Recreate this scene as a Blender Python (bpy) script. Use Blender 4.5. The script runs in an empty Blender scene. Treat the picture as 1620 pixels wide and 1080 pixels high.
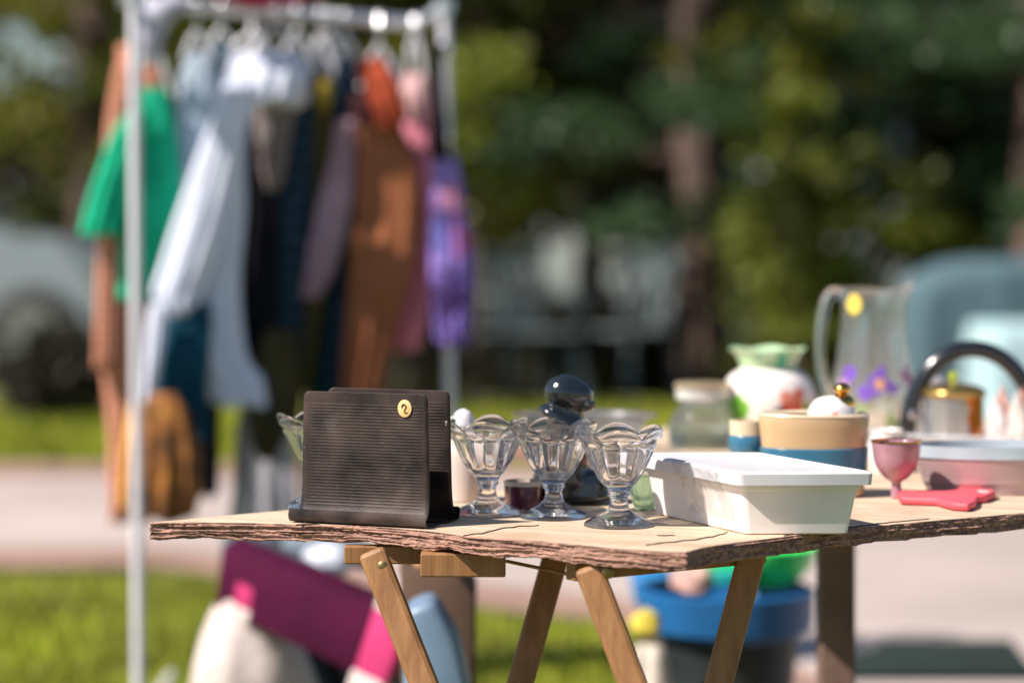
import bpy, bmesh, math, random
import numpy as np
from mathutils import Vector, Matrix, noise as mnoise
R = math.radians
random.seed(7); rng = np.random.default_rng(7)
SC = bpy.context.scene

# ------------------------------------------------------------------ camera
F = 4050.0            # focal length in photo pixels (90 mm on a 36 mm sensor)
CZ = 1.1235           # camera height
HY = 330.0            # horizon row of the 1620x1080 photo
TZ = 0.74             # table top height
cd = bpy.data.cameras.new('camera'); cam = bpy.data.objects.new('camera', cd)
SC.collection.objects.link(cam); SC.camera = cam
cam.location = (0, 0, CZ); cam.rotation_euler = (R(90), 0, 0)
cd.sensor_width = 36; cd.lens = 90; cd.shift_y = -(540 - HY) / 1620
cd.clip_start = 0.05; cd.clip_end = 500
cd.dof.use_dof = True; cd.dof.focus_distance = 3.08; cd.dof.aperture_fstop = 1.85
# ------------------------------------------------------------------ world and sun
SUN_DIR = Vector((-0.86, -0.40, 1.05)).normalized()      # towards the sun
w = bpy.data.worlds.new('World'); SC.world = w; w.use_nodes = True
nt = w.node_tree; bg = nt.nodes['Background']
sky = nt.nodes.new('ShaderNodeTexSky'); sky.sky_type = 'NISHITA'; sky.sun_disc = False
sky.sun_elevation = math.asin(SUN_DIR.z)
sky.sun_rotation = math.atan2(SUN_DIR.x, SUN_DIR.y)
sky.air_density = 1.0; sky.dust_density = 0.6; sky.ozone_density = 3.0
nt.links.new(sky.outputs[0], bg.inputs[0]); bg.inputs[1].default_value = 0.062
sd = bpy.data.lights.new('sun', 'SUN'); sun = bpy.data.objects.new('sun', sd)
SC.collection.objects.link(sun); sd.energy = 5.0; sd.angle = R(0.55); sd.color = (1.0, 0.905, 0.825)
sd.cycles.is_caustics_light = True
sun.rotation_euler = SUN_DIR.to_track_quat('Z', 'Y').to_euler(); sun.location = (-6, -3, 9)
SC.view_settings.view_transform = 'Standard'; SC.view_settings.look = 'None'
SC.view_settings.exposure = 0.68; SC.view_settings.gamma = 1.0
SC.render.engine = 'CYCLES'
SC.cycles.use_denoising = True
SC.cycles.max_bounces = 14; SC.cycles.transmission_bounces = 12; SC.cycles.transparent_max_bounces = 16
SC.cycles.sample_clamp_indirect = 6.0

# ------------------------------------------------------------------ helpers
COL = SC.collection
def W(x, y, d):                       # photo pixel at a depth -> point in the world
    return Vector(((x - 810) / F * d, d, CZ + (HY - y) / F * d))
def T(x, y, z=TZ):                    # photo pixel on a level plane
    d = F * (CZ - z) / (y - HY)
    return Vector(((x - 810) / F * d, d, z))
def lin(c):
    return tuple(((v / 255) / 12.92 if v / 255 <= .04045 else ((v / 255 + .055) / 1.055) ** 2.4) for v in c)

MATS = {}
def mat(name, col, rough=.6, metal=0., var=.15, vscale=8., bump=0., bscale=60., spec=.5, trans=0., sheen=0., coat=0., em=None, stripes=None, rnd=0., sss=0.):
    """Principled material with noise colour variation and bump, in object space."""
    if name in MATS: return MATS[name]
    m = bpy.data.materials.new(name); m.use_nodes = True; MATS[name] = m
    n = m.node_tree.nodes; l = m.node_tree.links; p = n['Principled BSDF']
    p.inputs['Roughness'].default_value = rough; p.inputs['Metallic'].default_value = metal
    p.inputs['Specular IOR Level'].default_value = spec
    if trans: p.inputs['Transmission Weight'].default_value = trans
    if sheen: p.inputs['Sheen Weight'].default_value = sheen
    if coat: p.inputs['Coat Weight'].default_value = coat; p.inputs['Coat Roughness'].default_value = .08
    tc = n.new('ShaderNodeTexCoord')
    nz = n.new('ShaderNodeTexNoise'); nz.inputs['Scale'].default_value = vscale; nz.inputs['Detail'].default_value = 5
    l.new(tc.outputs['Object'], nz.inputs['Vector'])
    cr = n.new('ShaderNodeValToRGB')
    a = tuple(max(0, c * (1 - var * 1.6)) for c in col); b = tuple(min(1, c * (1 + var * 1.3)) for c in col)
    cr.color_ramp.elements[0].position = .3; cr.color_ramp.elements[1].position = .7
    cr.color_ramp.elements[0].color = (*a, 1); cr.color_ramp.elements[1].color = (*b, 1)
    l.new(nz.outputs['Fac'], cr.inputs[0])
    out = cr.outputs[0]
    if stripes:                        # (axis, scale, colour, width)
        ax, sc, c2, wd = stripes
        sp = n.new('ShaderNodeSeparateXYZ'); l.new(tc.outputs['Object'], sp.inputs[0])
        mm = n.new('ShaderNodeMath'); mm.operation = 'MULTIPLY'; mm.inputs[1].default_value = sc
        l.new(sp.outputs[ax], mm.inputs[0])
        fr = n.new('ShaderNodeMath'); fr.operation = 'FRACT'; l.new(mm.outputs[0], fr.inputs[0])
        lt = n.new('ShaderNodeMath'); lt.operation = 'LESS_THAN'; lt.inputs[1].default_value = wd; l.new(fr.outputs[0], lt.inputs[0])
        mx = n.new('ShaderNodeMix'); mx.data_type = 'RGBA'
        l.new(lt.outputs[0], mx.inputs[0]); l.new(out, mx.inputs[6]); mx.inputs[7].default_value = (*c2, 1); out = mx.outputs[2]
    if rnd:
        g = n.new('ShaderNodeNewGeometry'); hs = n.new('ShaderNodeHueSaturation')
        mr = n.new('ShaderNodeMapRange'); mr.inputs[3].default_value = 1 - rnd; mr.inputs[4].default_value = 1 + rnd
        l.new(g.outputs['Random Per Island'], mr.inputs[0]); l.new(mr.outputs[0], hs.inputs['Value']); l.new(out, hs.inputs['Color']); out = hs.outputs[0]
    l.new(out, p.inputs['Base Color'])
    if bump:
        nb = n.new('ShaderNodeTexNoise'); nb.inputs['Scale'].default_value = bscale; nb.inputs['Detail'].default_value = 6
        l.new(tc.outputs['Object'], nb.inputs['Vector'])
        bp = n.new('ShaderNodeBump'); bp.inputs['Strength'].default_value = bump; bp.inputs['Distance'].default_value = .004
        l.new(nb.outputs['Fac'], bp.inputs['Height']); l.new(bp.outputs[0], p.inputs['Normal'])
    if em: p.inputs['Emission Color'].default_value = (*em, 1); p.inputs['Emission Strength'].default_value = 1
    return m

def glass(name, col=(1, 1, 1), rough=0., ior=1.5, clear=.3):
    if name in MATS: return MATS[name]
    m = bpy.data.materials.new(name); m.use_nodes = True; MATS[name] = m
    n = m.node_tree.nodes; l = m.node_tree.links; n.remove(n['Principled BSDF'])
    g = n.new('ShaderNodeBsdfGlass'); g.inputs[0].default_value = (*col, 1); g.inputs[1].default_value = rough; g.inputs[2].default_value = ior
    t = n.new('ShaderNodeBsdfTransparent'); t.inputs[0].default_value = (*col, 1)
    mx = n.new('ShaderNodeMixShader'); mx.inputs[0].default_value = clear
    l.new(g.outputs[0], mx.inputs[1]); l.new(t.outputs[0], mx.inputs[2]); l.new(mx.outputs[0], n['Material Output'].inputs[0])
    return m

def spots(name, col, pts, rough=.25, coat=.4, nscale=60, wob=.5, base=None, var=.03, vscale=8.):
    """Glazed ware with painted patches: pts = [(x,y,z,radius,colour)] in object space."""
    m = base or mat(name, col, rough, coat=coat, var=var, vscale=vscale)
    n = m.node_tree.nodes; l = m.node_tree.links
    if base:
        p = None
        for q in n:
            if q.type == 'BSDF_GLASS': p = q.inputs[0]
    else: p = n['Principled BSDF'].inputs['Base Color']
    tc = n.new('ShaderNodeTexCoord')
    nz = n.new('ShaderNodeTexNoise'); nz.inputs['Scale'].default_value = nscale; nz.inputs['Detail'].default_value = 2
    l.new(tc.outputs['Object'], nz.inputs['Vector'])
    cur = p.links[0].from_socket if p.links else None
    for (x, y, z, r, c) in pts:
        vd = n.new('ShaderNodeVectorMath'); vd.operation = 'DISTANCE'; vd.inputs[1].default_value = (x, y, z)
        l.new(tc.outputs['Object'], vd.inputs[0])
        ad = n.new('ShaderNodeMath'); ad.operation = 'MULTIPLY_ADD'; ad.inputs[1].default_value = r * wob * 2; ad.inputs[2].default_value = -r * wob
        l.new(nz.outputs['Fac'], ad.inputs[0])
        sm = n.new('ShaderNodeMath'); sm.operation = 'ADD'; l.new(vd.outputs['Value'], sm.inputs[0]); l.new(ad.outputs[0], sm.inputs[1])
        lt = n.new('ShaderNodeMath'); lt.operation = 'LESS_THAN'; lt.inputs[1].default_value = r; l.new(sm.outputs[0], lt.inputs[0])
        mx = n.new('ShaderNodeMix'); mx.data_type = 'RGBA'; l.new(lt.outputs[0], mx.inputs[0])
        if cur: l.new(cur, mx.inputs[6])
        else: mx.inputs[6].default_value = (*col, 1)
        mx.inputs[7].default_value = (*c, 1); cur = mx.outputs[2]
    l.new(cur, p)
    return m

def mesh(name, verts, faces, m, parent=None, loc=(0, 0, 0), rotz=0., smooth=True, mats=None, mi=None, bevel=0.):
    me = bpy.data.meshes.new(name)
    me.from_pydata([tuple(v) for v in verts], [], [tuple(f) for f in faces]); me.update()
    for q in (mats or [m]): me.materials.append(q)
    if mi is not None: me.polygons.foreach_set('material_index', mi)
    if smooth: me.polygons.foreach_set('use_smooth', [True] * len(me.polygons))
    o = bpy.data.objects.new(name, me); COL.objects.link(o)
    o.location = loc; o.rotation_euler = (0, 0, rotz)
    if parent: o.parent = parent
    if bevel:
        b = o.modifiers.new('bevel', 'BEVEL'); b.width = bevel; b.segments = 2; b.limit_method = 'ANGLE'; b.angle_limit = R(35)
    return o
def tag(o, label, cat, group=None, kind=None):
    o['label'] = label; o['category'] = cat
    if group: o['group'] = group
    if kind: o['kind'] = kind
    return o
def empty(name, loc, rotz=0.):
    o = bpy.data.objects.new(name, None); COL.objects.link(o); o.location = loc; o.rotation_euler = (0, 0, rotz)
    o.empty_display_size = .05
    return o
def copy_tree(o, parent=None):
    c = o.copy(); COL.objects.link(c); c.parent = parent
    for ch in list(o.children): copy_tree(ch, c)
    return c

class MB:
    """collects shapes into one mesh"""
    def __init__(s): s.v = []; s.f = []; s.m = []
    def add(s, v, f, mi=0):
        k = len(s.v); s.v += [Vector(q) for q in v]; s.f += [tuple(i + k for i in q) for q in f]; s.m += [mi] * len(f); return s
    def box(s, c, d, rz=0., mi=0, M=None):
        v = [Vector((x * d[0] / 2, y * d[1] / 2, z * d[2] / 2)) for x in (-1, 1) for y in (-1, 1) for z in (-1, 1)]
        Q = M or Matrix.Rotation(rz, 3, 'Z'); v = [Q @ q + Vector(c) for q in v]
        return s.add(v, [(0, 1, 3, 2), (4, 6, 7, 5), (0, 4, 5, 1), (2, 3, 7, 6), (0, 2, 6, 4), (1, 5, 7, 3)], mi)
    def bar(s, a, b, wd, th, up=(0, 0, 1), mi=0):
        a = Vector(a); b = Vector(b); z = (b - a).normalized(); x = Vector(up).cross(z).normalized(); y = z.cross(x)
        v = []
        for p in (a, b):
            for sx, sy in ((-1, -1), (1, -1), (1, 1), (-1, 1)): v.append(p + x * sx * wd / 2 + y * sy * th / 2)
        return s.add(v, [(3, 2, 1, 0), (4, 5, 6, 7), (0, 1, 5, 4), (1, 2, 6, 5), (2, 3, 7, 6), (3, 0, 4, 7)], mi)
    def tube(s, pts, r, n=12, mi=0, caps=True):
        pts = [Vector(p) for p in pts]; v = []; f = []
        x = None
        for i, p in enumerate(pts):
            t = (pts[min(i + 1, len(pts) - 1)] - pts[max(i - 1, 0)]).normalized()
            if x is None:
                x = t.cross(Vector((0, 0, 1)));  x = x if x.length > .05 else t.cross(Vector((0, 1, 0)))
            x = (x - t * x.dot(t)).normalized(); y = t.cross(x)
            rr = r[i] if hasattr(r, '__len__') else r
            for k in range(n):
                a = 2 * math.pi * k / n; v.append(p + x * math.cos(a) * rr + y * math.sin(a) * rr)
        for i in range(len(pts) - 1):
            for k in range(n): f.append((i * n + k, i * n + (k + 1) % n, (i + 1) * n + (k + 1) % n, (i + 1) * n + k))
        if caps: f += [tuple(range(n))[::-1], tuple((len(pts) - 1) * n + k for k in range(n))]
        return s.add(v, f, mi)
    def lathe(s, prof, n=48, c=(0, 0, 0), fn=None, mi=0, sx=1., sy=1.):
        """prof: closed run of (r,z); r=0 ends close it. fn(a,r,z,i)->(r,z)"""
        v = []; f = []; rows = []
        for i, (r, z) in enumerate(prof):
            if r <= 1e-6:
                rows.append([len(v)]); v.append(Vector((c[0], c[1], c[2] + z)))
            else:
                row = []
                for k in range(n):
                    a = 2 * math.pi * k / n; rr, zz = fn(a, r, z, i) if fn else (r, z)
                    row.append(len(v)); v.append(Vector((c[0] + rr * math.cos(a) * sx, c[1] + rr * math.sin(a) * sy, c[2] + zz)))
                rows.append(row)
        for A, B in zip(rows, rows[1:]):
            for k in range(n):
                k2 = (k + 1) % n
                if len(A) == 1 and len(B) == 1: continue
                if len(A) == 1: f.append((A[0], B[k2], B[k]))
                elif len(B) == 1: f.append((A[k], A[k2], B[0]))
                else: f.append((A[k], A[k2], B[k2], B[k]))
        return s.add(v, f, mi)
    def build(s, name, m, parent=None, loc=(0, 0, 0), rotz=0., smooth=True, bevel=0., mats=None, subsurf=0):
        o = mesh(name, s.v, s.f, m, parent, loc, rotz, smooth, mats, s.m if mats else None, bevel)
        if smooth and not subsurf and hasattr(o.data, 'set_sharp_from_angle'): o.data.set_sharp_from_angle(angle=R(40))
        if subsurf: q = o.modifiers.new('sub', 'SUBSURF'); q.levels = q.render_levels = subsurf
        return o

def smooth_prof(pts, n=6, clamp=True):            # Catmull-Rom through profile points
    out = []
    P = [pts[0]] + list(pts) + [pts[-1]]
    for i in range(1, len(P) - 2):
        p0, p1, p2, p3 = [np.array(q, float) for q in P[i - 1:i + 3]]
        for k in range(n):
            t = k / n
            q = .5 * ((2 * p1) + (-p0 + p2) * t + (2 * p0 - 5 * p1 + 4 * p2 - p3) * t * t + (-p0 + 3 * p1 - 3 * p2 + p3) * t ** 3)
            out.append(tuple(max(q[0], 0) if (j == 0 and clamp) else q[j] for j in range(len(q))))
    out.append(tuple(pts[-1])); return out

# ================================================================== GROUND
def sheet(name, pts, z, m, kind='structure'):
    o = mesh(name, [(p[0], p[1], z) for p in pts], [tuple(range(len(pts)))], m, smooth=False); o['kind'] = kind; return o
m_grass = mat('lawn_green', (.125, .135, .03), .9, var=.35, vscale=2.2, bump=.6, bscale=40)
m_soil = mat('verge', (.09, .085, .03), .95, var=.3, vscale=1.2, bump=.5)
m_drive = mat('driveway_concrete', (.42, .355, .325), .85, var=.12, vscale=.9, bump=.2, bscale=90)
m_strip = mat('driveway_edge', (.29, .18, .14), .9, var=.15, vscale=3, bump=.2)
sheet('ground', [(-150, -60), (150, -60), (150, 300), (-150, 300)], 0, m_grass)
def G(x, y): return T(x, y, 0)
a0, a1 = G(-900, 905), G(250, 905); a2, a3 = G(960, 992), G(1290, 1130); a4 = G(1330, 1500)
b0, b1 = G(-900, 738), G(2300, 738)
sheet('driveway', [a0, a1, a2, a3, a4, T(3600, 1500, 0), b1, b0], .012, m_drive)
s0 = G(-900, 872); s1 = G(250, 872); s2 = G(985, 955); s3 = G(1370, 1110); s4 = G(1420, 1500)
sheet('driveway_edging', [a0, a1, a2, a3, a4, s4, s3, s2, s1, s0], .016, m_strip)
sheet('driveway_edging', [G(-900, 760), G(2300, 760), b1, b0], .016, m_strip)
def grass_blades():
    n = 52000
    px = rng.uniform(-200, 1500, n); pick = rng.random(n) < .6
    yy = np.where(pick, rng.uniform(900, 1180, n), rng.uniform(655, 736, n))
    V = []; Fc = []
    for i in range(n):
        y = yy[i]; x = px[i]
        if y > 800:
            lim = 912 if x < 250 else 912 + (x - 250) / 630 * 78 if x < 880 else 992 + (x - 960) * .42 if x > 960 else 990
            if y < lim: continue
        p = G(x, y); h = random.uniform(.025, .06) * (1.6 if y < 800 else 1.); a = random.uniform(0, 6.28); wd = .004 * (2.5 if y < 800 else 1.)
        dx, dy = math.cos(a) * wd, math.sin(a) * wd; tx, ty = random.uniform(-.02, .02), random.uniform(-.02, .02)
        k = len(V); V += [(p.x - dx, p.y - dy, 0), (p.x + dx, p.y + dy, 0), (p.x + tx, p.y + ty, h)]; Fc.append((k, k + 1, k + 2))
    o = mesh('grass', V, Fc, mat('blade_green', (.27, .31, .014), .6, var=.3, vscale=3, rnd=.35), smooth=False)
    tag(o, 'short sunlit lawn grass on both sides of the driveway', 'grass', kind='stuff')
grass_blades()

# ================================================================== TREES
def leaf_mat(name, col):
    if name in MATS: return MATS[name]
    m = mat(name, col, .5, var=.35, vscale=1.1, rnd=.45)
    n = m.node_tree.nodes; l = m.node_tree.links; p = n['Principled BSDF']
    tr = n.new('ShaderNodeBsdfTranslucent'); mx = n.new('ShaderNodeMixShader'); mx.inputs[0].default_value = .45
    src = p.inputs['Base Color'].links[0].from_socket; l.new(src, tr.inputs[0])
    l.new(p.outputs[0], mx.inputs[1]); l.new(tr.outputs[0], mx.inputs[2]); l.new(mx.outputs[0], n['Material Output'].inputs[0])
    return m
def leaf_cloud(centers, radii, per, size, seed, flat=.6):
    """many small leaf quads scattered in clumps"""
    r = np.random.default_rng(seed); V = []
    for c, rad in zip(centers, radii):
        k = int(per * rad / .4)
        d = r.normal(size=(k, 3)); d /= np.linalg.norm(d, axis=1)[:, None] + 1e-9
        p = np.array(c) + d * (r.random((k, 1)) ** .5) * rad * np.array([1, 1, flat])
        u = r.normal(size=(k, 3)); u /= np.linalg.norm(u, axis=1)[:, None]
        v = np.cross(u, r.normal(size=(k, 3))); v /= np.linalg.norm(v, axis=1)[:, None] + 1e-9
        s = size * r.uniform(.6, 1.3, (k, 1))
        V.append(np.stack([p - u * s, p + v * s * .45, p + u * s, p - v * s * .45], 1))
    V = np.concatenate(V); return V.reshape(-1, 3)
# openings between the crowns, as rounded volumes standing in the wood: (x, z, half width, half height, y from, y to)
VOIDS = [(-5.15, 2.65, .80, .50, 23, 31), (-3.42, 2.14, .46, .32, 15.5, 20.5), (.10, 2.25, .16, .16, 23, 31), (4.05, 1.40, .17, .17, 23, 31), (4.15, 1.95, .15, .15, 23, 31)]
def np_mesh(name, V, m, parent=None):
    q4 = V.reshape(-1, 4, 3); c = q4.mean(1) + np.array(parent.location if parent else (0, 0, 0)); keep = np.ones(len(c), bool)
    for vx, vz, hw, hh, y0, y1 in VOIDS:
        an = np.arctan2(c[:, 2] - vz, c[:, 0] - vx)
        keep &= (((c[:, 0] - vx) / hw) ** 2 + ((c[:, 2] - vz) / hh) ** 2 > (1 + .25 * np.sin(3 * an + vx)) ** 2) | (c[:, 1] < y0) | (c[:, 1] > y1)
    V = q4[keep].reshape(-1, 3)
    n = len(V) // 4; me = bpy.data.meshes.new(name)
    me.vertices.add(len(V)); me.vertices.foreach_set('co', V.astype(np.float32).ravel())
    me.loops.add(4 * n); me.loops.foreach_set('vertex_index', np.arange(4 * n, dtype=np.int32))
    me.polygons.add(n); me.polygons.foreach_set('loop_start', np.arange(0, 4 * n, 4, dtype=np.int32))
    me.update(calc_edges=True); me.validate(); me.materials.append(m)
    o = bpy.data.objects.new(name, me); COL.objects.link(o)
    if parent: o.parent = parent
    return o
m_bark = mat('bark_brown', (.13, .085, .068), .9, var=.35, vscale=6, bump=1., bscale=25)
def tree(x, y, h, tr, zlo, cr, nc, leafm, label, cat='tree', seed=1, per=170, size=.06, name='leafy_tree', group='trees behind the driveway', crad=(.3, .7), conif=False, flat=.6, bare=None):
    r = random.Random(seed); t = empty(name, (x, y, 0)); tag(t, label, cat, group)
    q = MB(); pts = []; rad = []
    for i in range(9):
        f = i / 8; pts.append((mnoise.noise((f * 2, seed, 0)) * .25 * f * h / 6, mnoise.noise((f * 2, 0, seed)) * .25 * f * h / 6, f * h * .92)); rad.append(tr * (1.25 - .2 * min(1, f * 8) - .95 * f) * (1.15 if i == 0 else 1))
    q.tube(pts, rad, 12)
    q.build('trunk', m_bark, t)
    cen = []; rr = []
    for k in range(nc):
        f = (k + r.random()) / nc; z = zlo + (h - zlo) * f
        a = r.uniform(0, 6.283)
        prof = (1 - f) ** .8 if conif else math.sqrt(max(.02, 1 - (2 * f - .85) ** 2 / 1.6))
        d = cr * prof * r.uniform(.35, 1.0)
        zz = z - (d * .25 if conif else 0)
        c = (math.cos(a) * d, math.sin(a) * d, zz)
        if bare and bare(x + c[0], y + c[1], zz): continue
        cen.append(c); rr.append(r.uniform(*crad))
        if k % 4 == 0:
            base = (pts[4][0] * .5, pts[4][1] * .5, max(z - d * .3, zlo * .8)); mid = [(base[j] * .5 + c[j] * .5) for j in range(3)]; mid[2] += .1
            lm = MB(); lm.tube([base, mid, c], [tr * .28, tr * .16, .012], 6); lm.build('branch', m_bark, t)
        if conif:
            for s in (.45, .75):
                cen.append((c[0] * s, c[1] * s, zz + .12)); rr.append(r.uniform(*crad) * .8)
    V = leaf_cloud(cen, rr, per, size, seed, flat); np_mesh('crown', V, leafm, t)
    return t
L_dark = leaf_mat('spruce_green', (.045, .095, .034)); L_mid = leaf_mat('olive_leaf', (.19, .20, .018))
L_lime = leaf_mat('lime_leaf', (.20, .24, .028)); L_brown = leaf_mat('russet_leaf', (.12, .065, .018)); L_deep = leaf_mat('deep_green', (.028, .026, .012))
L_mixg = leaf_mat('moss_green', (.095, .125, .018))
P = lambda px, d: (px - 810) / F * d
tree(P(1105, 15.5), 15.5, 9.5, .17, 1.75, 2.5, 80, L_dark, 'dark spruce whose straight brown trunk stands right of the middle', seed=3, conif=True, name='spruce_tree', per=240, size=.05, crad=(.3, .6), flat=.35)
tree(P(1640, 14.5), 14.5, 9, .15, 1.5, 2.3, 80, L_dark, 'dark spruce with drooping boughs at the right edge of the picture', seed=5, conif=True, name='spruce_tree', per=240, size=.05, crad=(.3, .6), flat=.35)
tree(P(150, 17.5), 17.5, 8.5, .16, 1.3, 2.4, 110, L_mid, 'olive green broadleaf tree at the left edge behind the clothes rack', seed=8, per=190)
tree(P(430, 18.5), 18.5, 8, .15, 1.0, 2.2, 100, L_mixg, 'moss green broadleaf tree rising directly behind the clothes rack', seed=11, per=190)
tree(P(770, 18.0), 18.0, 7, .11, .95, 1.7, 100, L_mid, 'yellowish olive tree just right of the clothes rack', seed=14, per=190)
tree(P(935, 20.0), 20.0, 6.5, .12, .95, 1.8, 80, L_brown, 'russet brown leaved tree between the olive tree and the spruce trunk', seed=17, per=180)
tree(P(1262, 14.2), 14.2, 1.75, .035, .45, .36, 30, L_lime, 'small lime green sapling just right of the spruce trunk', seed=21, per=120, size=.05, crad=(.14, .26), name='sapling', group='lime green saplings')
tree(P(1385, 14.7), 14.7, 1.38, .04, .88, .62, 26, L_lime, 'wide low lime green sapling above the blue covered table', seed=22, per=110, size=.05, crad=(.12, .24), name='sapling', group='lime green saplings')
tree(P(1235, 14.9), 14.9, 2.25, .04, 1.75, .75, 22, L_mid, 'taller sapling with a flat olive crown high beside the spruce trunk', seed=27, per=110, size=.05, crad=(.12, .22), name='sapling', group='lime green saplings')
tree(P(752, 14.0), 14.0, 2.0, .03, 1.15, .26, 20, L_lime, 'slim lime green sapling beside the right post of the clothes rack', seed=23, per=110, size=.05, crad=(.12, .22), name='sapling', group='lime green saplings')
def shrub(x, y, wd, h, m, label, seed, nc=26, per=170):
    r = random.Random(seed); t = empty('shrub', (x, y, 0)); tag(t, label, 'shrub', 'shrubs along the far lawn')
    cen = [(r.uniform(-wd, wd), r.uniform(-.35, .35), r.uniform(.1, h)) for _ in range(nc)]
    np_mesh('foliage', leaf_cloud(cen, [r.uniform(.14, .28) for _ in cen], per, .045, seed, .8), m, t)
    q = MB()
    for k in range(1): q.tube([(r.uniform(-.1, .1), r.uniform(-.1, .1), 0), (r.uniform(-wd, wd) * .5, r.uniform(-.1, .1), h * .8)], [.02, .008], 6)
    q.build('stem', m_bark, t)
shrub(P(770, 15.4), 15.4, .3, .6, L_deep, 'low dark shrub behind the clothes rack post', 31)
shrub(P(915, 15.5), 15.5, .32, .5, L_deep, 'low dark shrub behind the black figurine', 32)
shrub(P(1035, 15.9), 15.9, .12, .5, L_deep, 'upright dark shrub left of the spruce trunk', 33)
shrub(P(1245, 14.9), 14.9, .33, 1.0, L_mid, 'leafy olive shrub right of the spruce trunk', 34)
shrub(P(1310, 14.9), 14.9, .3, .75, L_mixg, 'green shrub behind the frosted pitcher', 35)
shrub(P(110, 13.4), 13.4, .22, .42, L_deep, 'low dark shrub at the left in front of the parked car', 36)
shrub(P(640, 14.2), 14.2, .3, .8, L_deep, 'dark shrub seen under the hanging garments', 37)
# the far wood, nobody could count it
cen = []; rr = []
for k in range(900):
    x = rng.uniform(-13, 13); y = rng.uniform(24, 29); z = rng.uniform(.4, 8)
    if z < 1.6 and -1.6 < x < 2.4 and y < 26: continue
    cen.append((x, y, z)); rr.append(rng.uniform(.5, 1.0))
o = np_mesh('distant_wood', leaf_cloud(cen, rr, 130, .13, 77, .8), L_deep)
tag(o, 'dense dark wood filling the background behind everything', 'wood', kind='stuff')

# ================================================================== HOUSE and CAR behind
def house():
    y = 23.5; t = empty('house', (1.0, y, 0)); tag(t, 'pale grey house half hidden behind the trees in the middle', 'house')
    q = MB(); q.box((0, 2, 1.2), (5.2, 4, 2.4)); q.build('wall', mat('siding_grey', (.42, .47, .47), .8, var=.06, stripes=(2, 7, (.25, .29, .29), .08)), t, smooth=False)
    q = MB(); q.add([(-2.9, -.4, 2.4), (2.9, -.4, 2.4), (2.9, 4.4, 2.4), (-2.9, 4.4, 2.4), (-2.9, 2, 3.7), (2.9, 2, 3.7)], [(0, 1, 5, 4), (2, 3, 4, 5), (0, 4, 3), (1, 2, 5), (0, 3, 2, 1)])
    q.build('roof', mat('roof_shingle', (.07, .06, .06), .9, bump=.5), t, smooth=False)
    for cx, ww in ((-1.5, .55), (-.1, .5), (1.6, .6)):
        f = MB(); f.box((cx, -.03, 1.25), (ww + .14, .06, 1.04)); fo = f.build('window', mat('white_trim', (.7, .7, .7), .5), t, smooth=False)
        g = MB(); g.box((cx, -.066, 1.25), (ww, .01, .9)); g.build('pane', mat('dark_pane', (.01, .025, .03), .1), fo, smooth=False)
    f = MB(); f.box((.78, -.02, .95), (.8, .04, 1.9)); d = f.build('door', mat('teal_door', (.01, .10, .10), .5), t, smooth=False)
    f = MB(); f.lathe([(0, 0), (.03, .01), (.035, .03), (0, .05)], 12, (1.08, -.06, .95)); f.build('handle', mat('brass', (.6, .45, .15), .3, 1), d)
house()
def car():
    t = empty('parked_car', (-4.35, 17.0, 0)); tag(t, 'silver white car parked on the far lawn at the left edge', 'car')
    prof = [(-1.9, .32), (-1.95, .62), (-1.8, .86), (-1.2, .94), (-.75, 1.36), (.35, 1.42), (.95, 1.02), (1.75, .90), (2.02, .70), (2.05, .36), (1.7, .26), (-1.6, .26)]
    q = MB(); n = len(prof); wds = [.78, .82, .84, .84, .66, .66, .84, .82, .76, .76, .8, .8]
    v = [(p[0], -wd, p[1]) for p, wd in zip(prof, wds)] + [(p[0], wd + .0, p[1]) for p, wd in zip(prof, wds)]
    q.add(v, [tuple(range(n)), tuple(range(2 * n - 1, n - 1, -1))] + [(i, i + n, (i + 1) % n + n, (i + 1) % n) for i in range(n)])
    q.build('body', mat('car_paint', (.34, .40, .44), .3, .3, coat=1, var=.03), t, bevel=.05)
    m_gl = mat('car_glass', (.02, .03, .035), .05)
    for pts in ([(-1.08, .97), (-.70, 1.32), (-.22, 1.35), (-.22, .98)], [(-.15, .98), (-.15, 1.35), (.32, 1.36), (.80, 1.03)]):
        q = MB(); v = []
        for px, pz in pts:
            wd = .84 - (pz - .94) / .45 * .17; v.append((px, -wd - .012, pz))
        v += [(a, b + .02, c) for a, b, c in v]
        q.add(v, [(0, 1, 2, 3), (7, 6, 5, 4), (0, 4, 5, 1), (1, 5, 6, 2), (2, 6, 7, 3), (3, 7, 4, 0)]); q.build('window', m_gl, t, smooth=False)
    for wx in (-1.25, 1.32):
        q = MB(); q.lathe([(0, 0), (.2, .0), (.3, .02), (.32, .05), (.32, .18), (.28, .22), (0, .22)], 32); v2 = [Vector((a.x, a.z, a.y)) for a in q.v]; q.v = v2
        wo = q.build('wheel', mat('tyre', (.04, .04, .04), .8), t, loc=(wx, -.86, .32))
        q = MB(); q.lathe([(0, 0), (.19, .0), (.19, .02), (0, .02)], 20); q.v = [Vector((a.x, a.z, a.y)) for a in q.v]; q.build('rim', mat('alloy', (.5, .5, .5), .3, .9), wo, loc=(0, -.015, 0))
    q = MB(); q.box((1.93, -.6, .68), (.16, .25, .12)); q.build('headlight', mat('lamp_lens', (.8, .8, .8), .1), t, bevel=.03)
car()

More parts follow.
